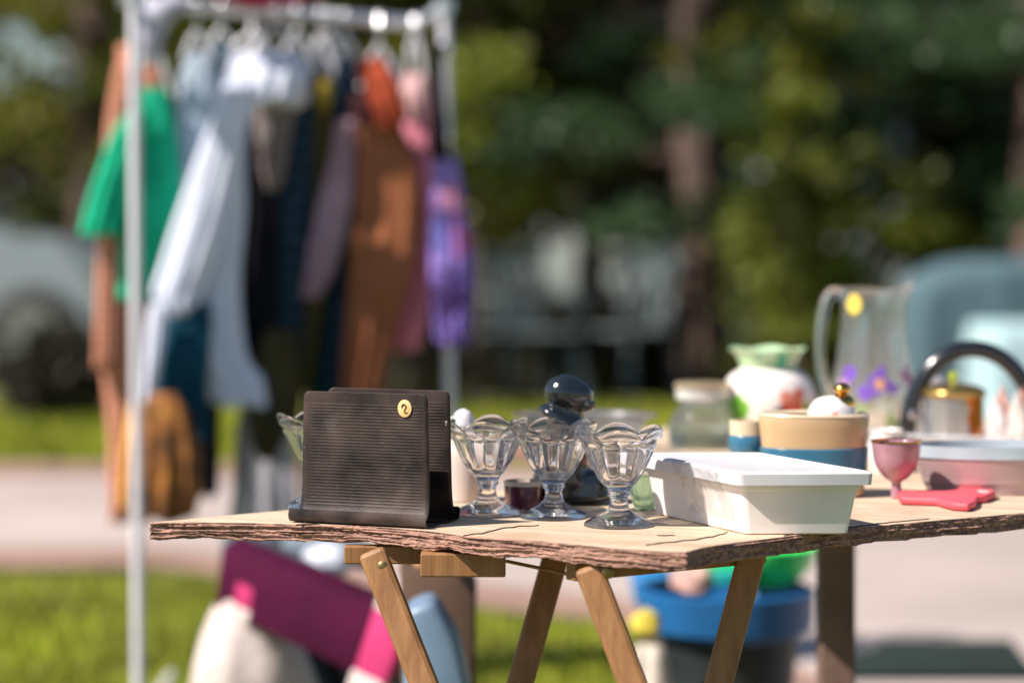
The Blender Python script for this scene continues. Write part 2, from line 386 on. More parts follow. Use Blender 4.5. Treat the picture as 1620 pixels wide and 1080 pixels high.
def chair(px, d, rz, lab, m_ch=None):
    t = empty('garden_chair', (P(px, d), d, 0), rz); tag(t, lab, 'garden chair', 'garden chairs on the far lawn')
    m_c = mat('faded_plastic', (.11, .14, .145), .6, var=.08)
    q = MB(); q.box((0, 0, .41), (.46, .44, .025)); q.build('seat', m_c, t, bevel=.01)
    for sx in (-1, 1):
        for sy in (-1, 1):
            q = MB(); q.bar((sx * .20, sy * .19, .40), (sx * .25, sy * .25, .0), .04, .035, up=(0, 1, 0)); q.build('leg', m_c, t, bevel=.004)
        q = MB(); q.bar((sx * .25, -.20, .62), (sx * .24, .2, .64), .05, .02); q.bar((sx * .245, -.19, .41), (sx * .25, -.2, .62), .035, .03, up=(0, 1, 0)); q.build('armrest', m_c, t, bevel=.004)
    q = MB()
    for k in range(5): q.bar((-.16 + .08 * k, .20, .42), (-.18 + .09 * k, .27, .82), .055, .015, up=(0, 1, 0))
    q.bar((-.23, .272, .84), (.23, .272, .84), .016, .09, up=(0, 0, 1)); q.build('backrest', m_c, t, bevel=.004)
chair(835, 14.6, .45, 'faded grey white garden chair on the far lawn, left one of the two')
chair(985, 15.0, -.7, 'faded grey white garden chair on the far lawn, right one nearer the spruce trunk')
# ================================================================== TABLE BOARDS
m_top = mat('plywood_top', (.60, .47, .335), .75, var=.13, vscale=5, bump=.35, bscale=160)
def woodify(m, base, dark, direction, scl=(1.2, 30)):
    n = m.node_tree.nodes; l = m.node_tree.links; p = n['Principled BSDF']
    tc = n.new('ShaderNodeTexCoord'); mp = n.new('ShaderNodeMapping'); mp.inputs['Rotation'].default_value = (0, 0, -direction)
    mp2 = n.new('ShaderNodeMapping'); mp2.inputs['Scale'].default_value = (scl[0], scl[1], scl[-1])
    l.new(tc.outputs['Object'], mp.inputs[0]); l.new(mp.outputs[0], mp2.inputs[0])
    nz = n.new('ShaderNodeTexNoise'); nz.inputs['Scale'].default_value = 2.2; nz.inputs['Detail'].default_value = 9; nz.inputs['Roughness'].default_value = .65
    l.new(mp2.outputs[0], nz.inputs['Vector'])
    cr = n.new('ShaderNodeValToRGB'); cr.color_ramp.elements[0].position = .28; cr.color_ramp.elements[1].position = .62
    cr.color_ramp.elements[0].color = (*dark, 1); cr.color_ramp.elements[1].color = (*base, 1)
    l.new(nz.outputs['Fac'], cr.inputs[0]); l.new(cr.outputs[0], p.inputs['Base Color'])
    bp = n.new('ShaderNodeBump'); bp.inputs['Strength'].default_value = .5; bp.inputs['Distance'].default_value = .002
    l.new(nz.outputs['Fac'], bp.inputs['Height']); l.new(bp.outputs[0], p.inputs['Normal'])
    return m
UX = Vector((.77, .63, 0)).normalized(); ang = math.atan2(.369, .452)
frontdir = math.atan2(.271, -.637)
m_top = woodify(m_top, (.66, .52, .38), (.42, .29, .18), frontdir, (1.0, 22))
def stain(m, sc_, thr, c, st):
    n = m.node_tree.nodes; l = m.node_tree.links; p = n['Principled BSDF']; src = p.inputs['Base Color'].links[0].from_socket
    tc = n.new('ShaderNodeTexCoord'); nz = n.new('ShaderNodeTexNoise'); nz.inputs['Scale'].default_value = sc_; nz.inputs['Detail'].default_value = 7; nz.inputs['Roughness'].default_value = .65; l.new(tc.outputs['Object'], nz.inputs['Vector'])
    cr = n.new('ShaderNodeValToRGB'); cr.color_ramp.elements[0].position = thr; cr.color_ramp.elements[1].position = thr + .12; cr.color_ramp.elements[1].color = (st, st, st, 1); l.new(nz.outputs['Fac'], cr.inputs[0])
    mx = n.new('ShaderNodeMix'); mx.data_type = 'RGBA'; l.new(cr.outputs[0], mx.inputs[0]); l.new(src, mx.inputs[6]); mx.inputs[7].default_value = (*c, 1); l.new(mx.outputs[2], p.inputs['Base Color'])
stain(m_top, 7, .52, (.40, .26, .16), .5); stain(m_top, 45, .60, (.22, .14, .09), .6); stain(m_top, 160, .66, (.16, .09, .05), .6)
m_edge = woodify(mat('splintered_edge', (.3, .2, .15), .9), (.45, .255, .19), (.060, .026, .020), frontdir, (5.0, 85))
m_crack = mat('split_shadow', (.07, .04, .025), .95, var=.3)
def board(name, outline_top, thick, label, jag):
    """outline_top: list of (point, amount) on the plane, dense; edge built of many displaced rows"""
    P_ = [Vector(p) for p in outline_top]; n = len(P_)
    V = []; Fc = []; MI = []; rows = 14
    cen = sum(P_, Vector()) / n
    for r_ in range(rows + 1):
        f = r_ / rows
        for i, p in enumerate(P_):
            t = (P_[(i + 1) % n] - P_[i - 1]); t.z = 0; t.normalize(); nrm = Vector((t.y, -t.x, 0))
            if nrm.dot(p - cen) < 0: nrm = -nrm
            s = i * .0037
            A = 0 if r_ == 0 else jag * (mnoise.noise(Vector((p.x * 16, p.y * 16, r_ * .9))) * 1.0 + mnoise.noise(Vector((p.x * 60, p.y * 60, r_ * 2.3))) * .8 + mnoise.noise(Vector((p.x * 9, p.y * 9, r_ * 5.7))) * 1.2 + mnoise.noise(Vector((p.x * 240, p.y * 240, r_ * 1.9))) * .55)
            A2 = mnoise.noise(Vector((p.x * 30, p.y * 30, 3))) * jag * .5
            th = thick * (1 + .22 * mnoise.noise(Vector((p.x * 25, p.y * 25, 9))) * f + .1 * mnoise.noise(Vector((p.x * 90, p.y * 90, 4))) * f)
            V.append(p + nrm * (A + A2) - Vector((0, 0, th * f)))
    for r_ in range(rows):
        for i in range(n):
            j = (i + 1) % n; Fc.append((r_ * n + i, r_ * n + j, (r_ + 1) * n + j, (r_ + 1) * n + i)); MI.append(1)
    Fc.append(tuple(range(n - 1, -1, -1))); MI.append(0)
    Fc.append(tuple(rows * n + i for i in range(n))); MI.append(1)
    o = mesh(name, V, Fc, None, smooth=False, mats=[m_top, m_edge], mi=MI)
    return o
front = [(237, 826), (300, 826), (400, 827), (480, 829.5), (560, 831), (620, 835), (677, 840), (740, 848), (800, 852), (853, 855), (953, 865), (1030, 871), (1085, 873)]
right = [(1088, 872), (1110, 866), (1134, 862), (1180, 856), (1260, 846), (1356, 834), (1459, 825), (1620, 811)]
def dense(poly, step=.0016):
    out = []
    for a, b in zip(poly, poly[1:]):
        a = Vector(a); b = Vector(b); k = max(1, int((b - a).length / step))
        out += [a.lerp(b, i / k) for i in range(k)]
    out.append(Vector(poly[-1])); return out
fp = [T(*p) for p in front]; rp = [T(*p) for p in right]
Rend = rp[-1] + UX * .75
WB = Vector((-.63, .77, 0))
Lp = fp[0]
perp_w = (fp[0] - rp[0]).dot(WB)
Lback = Lp + UX * (1.62)
tb = Lp + UX * .0
outline = dense(fp) + dense(rp)[1:] + dense([rp[-1], Rend], .01)[1:] + dense([Rend, Lback], .02)[1:] + dense([Lback, Lp], .01)[1:-1]
brd = board('tabletop_board', outline, .0205, '', .0024)
tag(brd, 'rough splintered plywood board forming the front sale table top', 'tabletop', 'plywood table tops')
# cracks in the veneer
def crack(pts, wd):
    P_ = dense([T(*p, TZ + .0012) for p in pts], .004); V = []; Fc = []
    for i, p in enumerate(P_):
        f = i / (len(P_) - 1); h = .6 * wd * math.sin(math.pi * min(1, f * .9 + .08)) * (.7 + .6 * abs(mnoise.noise(p * 90)))
        j = mnoise.noise(p * 55) * .004
        V += [p + Vector((0, -h * 2.2 + j * 2, 0)), p + Vector((0, h * 2.2 + j * 2, 0)), p + Vector((0, h * 2.2 + j * 2, -.0018)), p + Vector((0, -h * 2.2 + j * 2, -.0018))]
    for i in range(len(P_) - 1):
        for a, b in ((0, 1), (1, 2), (2, 3), (3, 0)): Fc.append((4 * i + a, 4 * i + b, 4 * i + 4 + b, 4 * i + 4 + a))
    mesh('veneer_split', V, Fc, m_crack, brd, smooth=False)
brd.cycles.is_caustics_receiver = True
crack([(733, 846), (762, 842), (790, 836), (820, 831), (853, 830)], .0016)
crack([(1022, 861), (1060, 856), (1100, 852), (1128, 848), (1152, 841)], .0014)
crack([(468, 829), (500, 827.5), (516, 826)], .0013)
crack([(1040, 845.5), (1068, 846)], .0009)
crack([(1240, 846), (1300, 838), (1400, 826), (1470, 819)], .0016)
# second board behind
S0 = Lp + UX * 1.0 + WB * .03
o2 = dense([S0, S0 + UX * .98, S0 + UX * .98 + WB * .57, S0 + WB * .57, S0], .01)[:-1]
brd2 = board('tabletop_board', o2, .0205, '', .003)
tag(brd2, 'second plywood board close behind the front one, carrying the vase and pitcher', 'tabletop', 'plywood table tops')

# ------------------------------------------------------------------ trestles
m_leg = woodify(mat('trestle_wood', (.3, .15, .07), .55), (.36, .175, .068), (.20, .085, .028), 0, (34, 34, 2.2))
UL = TZ - .0215
def trestle(name, A, B, A2, B2, label, rails, bolts, ends=(.0, .0)):
    """A,B: top points of the two crossing legs (world), A2,B2: a lower point each leg passes through"""
    t = empty(name, (0, 0, 0)); tag(t, label, 'trestle', 'folding wooden trestles')
    for a, b in ((A, A2), (B, B2)):
        a = Vector(a); b = Vector(b); dv = (b - a); k = (a.z - .002) / (a.z - b.z); foot = a + dv * k
        q = MB(); q.bar(a, foot, .033, .022, up=(0, 1, 0)); q.build('leg', m_leg, t, smooth=False, bevel=.006)
    for (a, b, wd, th) in rails:
        q = MB(); q.bar(a, b, th, wd, up=(0, 0, 1)); q.build('rail', m_leg, t, smooth=False, bevel=.002)
    for p in bolts:
        q = MB(); q.lathe([(0, -.004), (.0080, -.004), (.0080, .002), (.005, .0045), (0, .005)], 14); q.v = [Vector((v.x, -v.z, v.y)) for v in q.v]
        q.build('bolt', mat('brass_bolt', (.30, .22, .10), .45, 1), t, loc=p)
    return t
zc = lambda p, z: Vector((p.x, p.y, z))
A = W(588, 858, 3.04); A = zc(A, UL - .001); A2 = W(672, 1084, 3.0)
B = W(888, 880, 3.26); B = zc(B, UL - .012); B2 = W(822, 1084, 3.2)
trestle('folding_trestle', A, B, A2, B2, 'brown wooden folding trestle under the left part of the front board',
        [(zc(W(545, 868, 3.10), UL - .013), zc(W(690, 868, 3.10), UL - .013), .022, .02),
         (zc(W(666, 880, 3.04), UL - .016), zc(W(800, 880, 3.04), UL - .016), .028, .035)],
        [(A.x + .014, A.y - .012, UL - .018)])
C_ = W(930, 884, 2.93); C_ = zc(C_, UL - .004); C2 = W(1002, 1084, 2.9)
D_ = W(1193, 880, 3.08); D_ = zc(D_, UL - .001); D2 = W(1136, 1084, 3.06)
trestle('folding_trestle', C_, D_, C2, D2, 'brown wooden folding trestle under the near corner of the front board',
        [(zc(W(902, 890, 2.955), UL - .013), zc(W(1205, 880, 3.11), UL - .013), .022, .02),
         (zc(W(800, 893, 3.12), UL - .024), zc(W(925, 888, 2.98), UL - .024), .004, .006)],
        [(W(962, 902, 2.925).x, 2.916, W(967, 902, 2.925).z)])
q0 = [S0, S0 + UX * .93 + WB * .06, S0, S0 + UX * .78 + WB * .51]
t = empty('trestle_stand', tuple(q0[0] * 0)); tag(t, 'square dark brown legged stand under the rear board, one thick leg in view', 'trestle')
m_post = mat('dark_post', (.19, .115, .09), .7, var=.2, bump=.3)
for p in [zc(T(1322, 720), 0), q0[1], zc(T(722, 704), 0) + Vector((0, 0, 0)), q0[3]]:
    q = MB(); q.box((p.x, p.y, UL / 2 + .0005), (.055, .055, UL - .003)); q.build('leg', m_post, t, smooth=False, bevel=.004)

# ================================================================== LETTER HOLDER
def speck(m, thr=.735, c=(.45, .42, .40)):
    n = m.node_tree.nodes; l = m.node_tree.links; p = n['Principled BSDF']; tc = n.new('ShaderNodeTexCoord')
    src = p.inputs['Base Color'].links[0].from_socket
    for sc_, th_, cc, st in ((95, thr, c, 1.), (16, .58, tuple(x * .30 for x in c), .55)):
        nz = n.new('ShaderNodeTexNoise'); nz.inputs['Scale'].default_value = sc_; nz.inputs['Detail'].default_value = 4; l.new(tc.outputs['Object'], nz.inputs['Vector'])
        cr = n.new('ShaderNodeValToRGB'); cr.color_ramp.elements[0].position = th_; cr.color_ramp.elements[1].position = th_ + .04 if sc_ > 50 else th_ + .2
        cr.color_ramp.elements[1].color = (st, st, st, 1); l.new(nz.outputs['Fac'], cr.inputs[0])
        mx = n.new('ShaderNodeMix'); mx.data_type = 'RGBA'; l.new(cr.outputs[0], mx.inputs[0]); l.new(src, mx.inputs[6]); mx.inputs[7].default_value = (*cc, 1); src = mx.outputs[2]
    l.new(src, p.inputs['Base Color'])
m_hold = mat('brown_enamel', (.042, .027, .023), .55, .0, var=.55, vscale=18, bump=.10, bscale=260, spec=.32)
speck(m_hold)
def letter_holder():
    a = R(-22); base = T(596, 824.5); base = Vector((base.x, base.y, TZ))
    t = empty('letter_holder', (base.x, base.y + .0, TZ), a); tag(t, 'dark brown ribbed metal letter holder with a round price sticker', 'letter holder')
    wd = .1655; H = .160
    def plate(name, y0, lip):
        rows = []; nz = 300
        for i in range(nz + 1):
            z = .0095 + (H - .0095) * i / nz
            yb = y0 + (lip * (.010 * math.exp(-(z - .0095) / .010)))
            rows.append((z, yb))
        nx = 28; V = []; Fc = []
        def halfw(z):
            c = .0075; dz = H - z
            return wd / 2 - (c - math.sqrt(max(0, c * c - (c - dz) ** 2)) if dz < c else 0) + (.0035 * (1 - z / H))
        for side, off in ((0, 0), (1, .0014)):
            for z, yb in rows:
                hw = halfw(z)
                for k in range(nx + 1):
                    x = -hw + 2 * hw * k / nx
                    rib = 0
                    if .022 < z < .147 and abs(x) < hw - .008: rib = max(0, math.sin((z - .022) / .0038 * 2 * math.pi)) ** .8 * .00034
                    V.append((x, yb + off - (rib if side == 0 else 0), z))
        S = (nz + 1) * (nx + 1)
        for i in range(nz):
            for k in range(nx):
                q = i * (nx + 1) + k; Fc += [(q, q + 1, q + nx + 2, q + nx + 1), (S + q, S + q + nx + 1, S + q + nx + 2, S + q + 1)]
        for i in range(nz):
            for k in (0, nx):
                q = i * (nx + 1) + k; r2 = q + nx + 1; Fc.append((q, r2, S + r2, S + q) if k == 0 else (q, S + q, S + r2, r2))
        for i in (0, nz):
            for k in range(nx):
                q = i * (nx + 1) + k; Fc.append((q, S + q, S + q + 1, q + 1) if i == 0 else (q, q + 1, S + q + 1, S + q))
        return mesh(name, V, Fc, m_hold, t)
    G_ = .067
    plate('front_plate', -G_ / 2, -1); plate('back_plate', G_ / 2, 1)
    # base sheet whose two long edges curl up to a lip
    prof = []
    for k in range(13):
        b = R(180 - k * 15 * 1.0); 
    def lip(y0, s):
        V = []; Fc = []; n = 14
        path = [(y0 - s * 0, .0025)]
        path = []
        for k in range(n + 1):
            b = R(-90 + 150 * k / n); path.append((y0 + s * (.0105 + .0085 * math.cos(b)), .0098 + .0085 * math.sin(b)))
        path = [(y0 * .2, .0013)] + path
        for e, x in enumerate((-wd / 2 - .012 , wd / 2 + .006)):
            for (yy, zz) in path: V.append((x, yy, zz))
            for (yy, zz) in path: V.append((x, yy - s * .0011 * (1 if zz > .004 else 0), zz + (.0011 if zz < .006 else 0)))
        m_ = len(path)
        for i in range(m_ - 1):
            Fc += [(i, i + 1, 2 * m_ + i + 1, 2 * m_ + i), (m_ + i, 3 * m_ + i, 3 * m_ + i + 1, m_ + i + 1)]
            for e in (0, 2 * m_): Fc.append((e + i, e + m_ + i, e + m_ + i + 1, e + i + 1))
        Fc.append((m_ - 1, 2 * m_ - 1, 4 * m_ - 1, 3 * m_ - 1))
        mesh('curled_lip', V, Fc, m_hold, t)
    lip(-G_ / 2, -1); lip(G_ / 2, 1)
    # sticker, slightly domed paper disc, with a handwritten mark
    q = MB(); q.lathe([(0, .0003), (.0088, .0003), (.0091, .0001), (.0091, -.0004), (0, -.0004)], 40, sy=1.17); q.v = [Vector((v.x, -v.z, v.y)) for v in q.v]
    st = q.build('price_sticker', mat('sticker_yellow', (.84, .56, .24), .7, var=.05), t, loc=(.0535, -G_ / 2 - .0016, .1425))
    q = MB()
    pts = [(-.0036, .0010), (-.0034, .0034), (-.0018, .0052), (.0006, .0050), (.0020, .0034), (.0016, .0012), (.0002, -.0010), (-.0006, -.0030), (.0004, -.0046), (.0022, -.0050), (.0036, -.0040)]
    q.tube([(x, -.0009, z) for x, z in pts], [.00045, .0007, .0008, .0007, .0007, .0006, .0004, .0005, .0008, .0007, .0003], 8)
    q.build('handwritten_mark', mat('brown_ink', (.12, .03, .015), .7), st)
letter_holder()

# ================================================================== SUNDAE GLASSES
m_glass = glass('clear_glass', (1, 1, 1), 0, 1.5, .08)
def make_glass():
    U = .00077
    outer = [(0, 0), (50, 0), (54, 1.5), (54.5, 4), (50, 8), (38, 14), (26, 20), (18, 27), (14.5, 36), (14, 44), (16.5, 49), (18.5, 52), (17.5, 56), (21, 63), (30, 74), (38, 88), (45, 103), (51, 117), (55, 128), (58, 134), (61, 141), (65, 149), (69, 156), (70.5, 161)]
    inner = [(68, 161.5), (64, 153), (59.5, 144), (55, 137), (51.5, 130), (46, 116), (39, 100), (31, 86), (22, 76), (12, 71), (0, 70)]
    op = smooth_prof(outer, 4); ip = smooth_prof(inner, 4)
    prof = [(r * U, z * U * .95) for r, z in op + ip]; no = len(op)
    zr = 161 * U * .95
    def fn(a, r, z, i):
        h = z / zr
        pet = abs(math.cos(3 * (a + math.pi / 2)))          # six petals, one faces the camera
        big = 1 - pet ** 1.0
        if i < no:
            if h > .38:
                w_ = min(1, (h - .38) / .15)
                groove = (abs(math.sin(6 * (a + math.pi / 2)))) ** .7        # 12 panels with sharp valleys
                lim = 1 if h < .80 else max(0, 1 - (h - .80) / .06)
                r *= 1 + .085 * w_ * lim * (groove - .5)
                if .79 < h < .85: r *= 1 + .02 * math.sin((h - .79) / .06 * math.pi)
        if h > .80:
            w_ = min(1, (h - .80) / .2)
            r *= 1 + w_ * (.055 * (pet - .55))
            z += w_ * w_ * (.0125 * (pet ** .8) - .0105)
        elif h < .05 and i < no: pass
        return r, z
    t = empty('sundae_glass', (0, 0, 0))
    q = MB(); q.lathe(prof, 144, fn=fn); gb_ = q.build('glass_body', m_glass, t); gb_.cycles.is_caustics_caster = True
    return t
g0 = make_glass()
gl = 'identical tulip sundae glasses in a row'
for i, (x, y, rz, lab) in enumerate([(979, 831, 0, 'clear tulip sundae glass nearest to the white plastic box'), (876, 818, .12, 'clear scalloped sundae glass in the middle of the three beside each other'),
                            (771, 812, -.1, 'clear fluted sundae glass next to the letter holder on its right'), (505, 802, .3, 'clear sundae glass mostly hidden behind the left side of the letter holder')]):
    o = g0 if i == 0 else copy_tree(g0)
    p = T(x, y); o.location = (p.x, p.y, TZ + .0003); o.rotation_euler = (0, 0, rz)
    tag(o, lab, 'sundae glass', gl)

# ================================================================== SMALL THINGS ON THE FRONT BOARD
def lathe_thing(name, px, py, prof, m, label, cat, n=56, sub=5, fn=None, sx=1., sy=1., rz=0., partname='body', z=TZ, group=None, k=None):
    """prof in photo pixels (radius, height) at that spot's distance"""
    p = T(px, py, z); s = (k or p.y) / F
    t = empty(name, (p.x, p.y, z + .0003), rz); tag(t, label, cat, group)
    q = MB(); q.lathe([(r * s, h * s) for r, h in (smooth_prof(prof, sub) if sub else prof)], n, fn=fn, sx=sx, sy=sy); q.build(partname, m, t)
    return t, s
m_white = mat('white_ceramic', (.78, .76, .76), .25, coat=.5, var=.03)
t, s = lathe_thing('covered_jar', 733, 792, [(0, 0), (24, 0), (28, 6), (30, 40), (27, 80), (16, 100), (9, 108)], mat('pale_stoneware', (.62, .53, .48), .5, var=.1), 'white domed jar standing just right of the letter holder', 'jar')
q = MB(); q.lathe([(r * s, h * s) for r, h in smooth_prof([(13, 108), (17, 110), (19, 117), (17, 130), (11, 141), (0, 146)], 5)], 40); q.build('dome_lid', m_white, t)
# maroon votive
t, s = lathe_thing('candle_pot', 828, 803, [(0, 0), (26, 0), (29, 3), (31, 36), (29, 37), (27, 8), (0, 7)], mat('maroon_glaze', (.10, .012, .03), .15, coat=1), 'small dark maroon candle pot between two sundae glasses', 'candle pot', sub=0)
q = MB(); q.lathe([(r * s, h * s) for r, h in [(29.5, 36.2), (32, 36.2), (32, 43), (29.5, 43), (29.5, 36.2)]], 40); q.build('cream_rim', mat('cream', (.7, .6, .5), .4), t)
# figurine
def figurine():
    p = T(902, 797); s = p.y / F; t = empty('bird_figurine', (p.x, p.y, TZ + .0003)); tag(t, 'glossy black carved figurine with round head, behind the sundae glasses', 'figurine')
    me = bpy.data.metaballs.new('figure'); me.resolution = .0035; me.render_resolution = .003; me.threshold = .3
    def el(x, z, r, y=0, sx=1, sy=1, sz=1, rot=None):
        e = me.elements.new(type='ELLIPSOID'); e.co = (x * s, y * s, z * s); e.radius = r * s * 1.5; e.size_x = sx * 1.0; e.size_y = sy * 1.0; e.size_z = sz * 1.0
        if rot is not None: e.rotation = Matrix.Rotation(rot, 4, 'Y').to_quaternion()
    # in px: head about 182 px above the base
    el(-12, 180, 28); el(12, 176, 24); el(-2, 190, 18); el(4, 160, 20)
    el(24, 158, 13, -6, 1.3, .8, .7)                     # beak
    el(0, 137, 20, 0, 1.0, 1, 1.1)                       # neck
    el(-10, 133, 30, -8, 1.5, 1, .42, .55)              # slanted collar
    el(-6, 105, 34, 0, 1, .9, 1.2); el(-10, 70, 40, 0, 1, .9, 1.1)
    el(-14, 34, 40, 0, 1.1, 1, .8); el(30, 24, 30, 0, 1.3, 1, .8, -.3); el(-20, 12, 34, 0, 1.2, 1, .4); el(26, 9, 34, 0, 1.2, 1, .35)
    mo = bpy.data.objects.new('figure_meta', me); COL.objects.link(mo)
    dg = bpy.context.evaluated_depsgraph_get(); dg.update(); m2 = bpy.data.meshes.new_from_object(mo.evaluated_get(dg))
    bpy.data.objects.remove(mo)
    v = np.zeros(len(m2.vertices) * 3, np.float32); m2.vertices.foreach_get('co', v); v = v.reshape(-1, 3)
    if len(v):
        z0 = v[:, 2].min(); v[:, 2] = (v[:, 2] - z0) * (205 * s / max(1e-6, (v[:, 2].max() - z0))); m2.vertices.foreach_set('co', v.ravel())
    m2.materials.clear(); m2.materials.append(mat('black_lacquer', (.012, .016, .020), .16, coat=1, var=.2)); m2.polygons.foreach_set('use_smooth', [True] * len(m2.polygons))
    o = bpy.data.objects.new('carved_body', m2); COL.objects.link(o); o.parent = t
figurine()
# green glass dish beside the box
lathe_thing('green_dish', 1020, 806, [(0, 0), (14, 0), (16, 2), (22, 20), (30, 44), (36, 56), (33, 56), (26, 42), (18, 18), (12, 5), (0, 4)], glass('green_glass', (.86, .96, .89), .02, 1.5, .3), 'small green glass dish squeezed beside the white plastic box', 'dish', sub=3)

# ------------------------------------------------------------------ white plastic box with lid
def tub_box():
    c0 = T(1180, 846); c1 = T(1345, 845); c2 = T(1035, 813)
    ex = (c1 - c0); ey = (c2 - c0)
    H = .0590
    t = empty('plastic_box', (c0.x, c0.y, TZ)); tag(t, 'white plastic box with an overhanging white lid at the near corner of the front board', 'box')
    def ring(z, g, r=.006, nseg=5):
        pts = []; X = ex.normalized(); Y = ey.normalized()
        cs = [(-g, -g), (ex.length + g, -g), (ex.length + g, ey.length + g), (-g, ey.length + g)]
        for i, (u, v) in enumerate(cs):
            pu, pv = cs[i - 1]; nu, nv = cs[(i + 1) % 4]
            d1 = Vector((pu - u, pv - v)).normalized(); d2 = Vector((nu - u, nv - v)).normalized()
            for k in range(nseg + 1):
                f = k / nseg; a = Vector((u, v)) + d1 * r * (1 - f) ** 1.6 + d2 * r * f ** 1.6
                q = X * a.x + Y * a.y; pts.append(Vector((q.x, q.y, z)))
        return pts
    def loft(rings, name, m, closed_top=True):
        V = [p for r_ in rings for p in r_]; n = len(rings[0]); Fc = []
        for j in range(len(rings) - 1):
            for i in range(n): Fc.append((j * n + i, j * n + (i + 1) % n, (j + 1) * n + (i + 1) % n, (j + 1) * n + i))
        Fc.append(tuple(range(n - 1, -1, -1)))
        if closed_top: Fc.append(tuple((len(rings) - 1) * n + i for i in range(n)))
        o = mesh(name, V, Fc, m, t); o.data.set_sharp_from_angle(angle=R(35)); return o
    rs = []
    for z, g in ((.0003, -.003), (.002, -.0005), (.006, 0), (.03, .0035), (.045, .0055), (H - .006, .0075), (H - .005, .0095), (H, .010), (H, .0075), (.045, .0035), (.008, -.002), (.004, -.004)): rs.append(ring(z, g))
    m_tub = mat('white_plastic', (.82, .77, .74), .35, var=.07, vscale=14, bump=.05, bscale=30)
    n_ = m_tub.node_tree; p_ = n_.nodes['Principled BSDF']; p_.inputs['Subsurface Weight'].default_value = .08; p_.inputs['Subsurface Radius'].default_value = (.02, .02, .02); p_.inputs['Subsurface Scale'].default_value = .5
    loft(rs, 'tub', m_tub)
    rs = []
    for z, g in ((H + .0006, .014), (H + .001, .0185), (H + .014, .0195), (H + .0165, .0175), (H + .0172, .010), (H + .015, .007), (H + .0145, .004)): rs.append(ring(z, g, .008))
    loft(rs, 'lid', mat('lid_blue_grey', (.66, .66, .70), .35, var=.08))
    # thin crumpled film hanging over the left side
    X = ex.normalized(); Y = ey.normalized(); V = []; Fc = []; nu, nv = 26, 30
    for j in range(nv + 1):
        for i in range(nu + 1):
            u = .015 + i / nu * .115; h = H + .018 - j / nv * .062
            off = .026 - .010 * (j / nv) + .006 * mnoise.noise(Vector((u * 60, h * 25, 1))) + .003 * mnoise.noise(Vector((u * 150, h * 80, 5)))
            q = Y * u - X * max(off - .012 * j / nv, .006 + .003 * (1 - j / nv)) ; V.append(Vector((q.x, q.y, h)))
    for j in range(nv):
        for i in range(nu): Fc.append((j * (nu + 1) + i, j * (nu + 1) + i + 1, (j + 1) * (nu + 1) + i + 1, (j + 1) * (nu + 1) + i))
    m_f = glass('plastic_film', (.98, .98, .98), .05, 1.2, .72)
    fo = mesh('film_wrap', V, Fc, m_f, None, loc=(c0.x, c0.y, TZ)); sm = fo.modifiers.new('s', 'SOLIDIFY'); sm.thickness = .0004
    tag(fo, 'crumpled clear plastic film hanging over the left side of the white box', 'plastic film')
    return c0, ex, ey, H
c0, ex, ey, BH = tub_box()
# cream oval dish with blue band, resting on the lid
def oval_dish():
    d = 3.42; p = W(1288, 742, d); s = d / F
    z0 = TZ + .0003
    t = empty('baking_dish', (p.x, p.y, z0)); tag(t, 'oval cream and tan baking dish with a blue band, just behind the white plastic box', 'dish')
    def L(prof, name, m): q = MB(); q.lathe([(r * s, h * s) for r, h in prof], 72, sy=.62); q.build(name, m, t)
    topz = (CZ + (HY - 656) / F * d - z0) / s
    m_tan = mat('tan_glaze', (.58, .40, .22), .3, coat=.6, var=.06)
    L([(0, 0.2), (76, 0.2), (79, 2), (80.5, topz * .28)], 'foot', m_tan)
    L([(80.5, topz * .28), (84, topz * .285), (86, topz * .60), (83, topz * .61), (82, topz * .4), (80.5, topz * .28)], 'blue_band', mat('blue_glaze', (.035, .16, .27), .3, coat=.6, var=.1))
    L([(83, topz * .61), (84.5, topz * .7), (86, topz * .85), (87.5, topz * .95), (86, topz * .99), (83, topz * .98), (81, topz * .85), (78, topz * .3), (0, topz * .2)], 'bowl', m_tan)
    L([(82.6, topz * .985), (86.2, topz * .992), (88, topz * 1.0), (84.5, topz * 1.03), (81, topz * 1.0), (82.6, topz * .985)], 'cream_rim', mat('cream_glaze', (.78, .66, .46), .25, coat=.6))
    return p, z0, topz * s
op_, oz, oh = oval_dish()
# smaller dish just behind it, same glaze
p = W(1184, 730, 3.50)
t = empty('ramekin', (p.x, p.y, TZ)); tag(t, 'small cream ramekin with blue band left of the oval baking dish', 'ramekin')
s = 3.50 / F; hh = (CZ + (HY - 664) / F * 3.50 - TZ) / s
q = MB(); q.lathe([(0, .3), (22, .3), (27, 3), (29, hh * .5), (30, hh), (27, hh), (25, 8), (0, 8)], 48, sx=s, sy=s); q.v = [Vector((v.x, v.y, v.z * s)) for v in q.v]; q.build('bowl', mat('cream_glaze', (.78, .66, .46)), t)
q = MB(); q.lathe([(30.2, hh * .55), (30.9, hh * .56), (31.3, hh * .78), (30.6, hh * .79), (30.2, hh * .55)], 48, sx=s, sy=s); q.v = [Vector((v.x, v.y, v.z * s)) for v in q.v]; q.build('blue_band', mat('blue_glaze', (.035, .16, .27)), t)

# ================================================================== REAR BOARD
# wide clear glass casserole behind the glasses
t, s = lathe_thing('glass_casserole', 925, 712, [(0, 0), (70, 0), (78, 3), (90, 30), (100, 50), (113, 53), (114, 57), (100, 57), (94, 52), (84, 28), (72, 7), (0, 6)], glass('frosted_casserole', (.93, .95, .96), .3, 1.45, .15), 'shallow clear glass casserole behind the black figurine', 'casserole', sub=3, sy=.7)
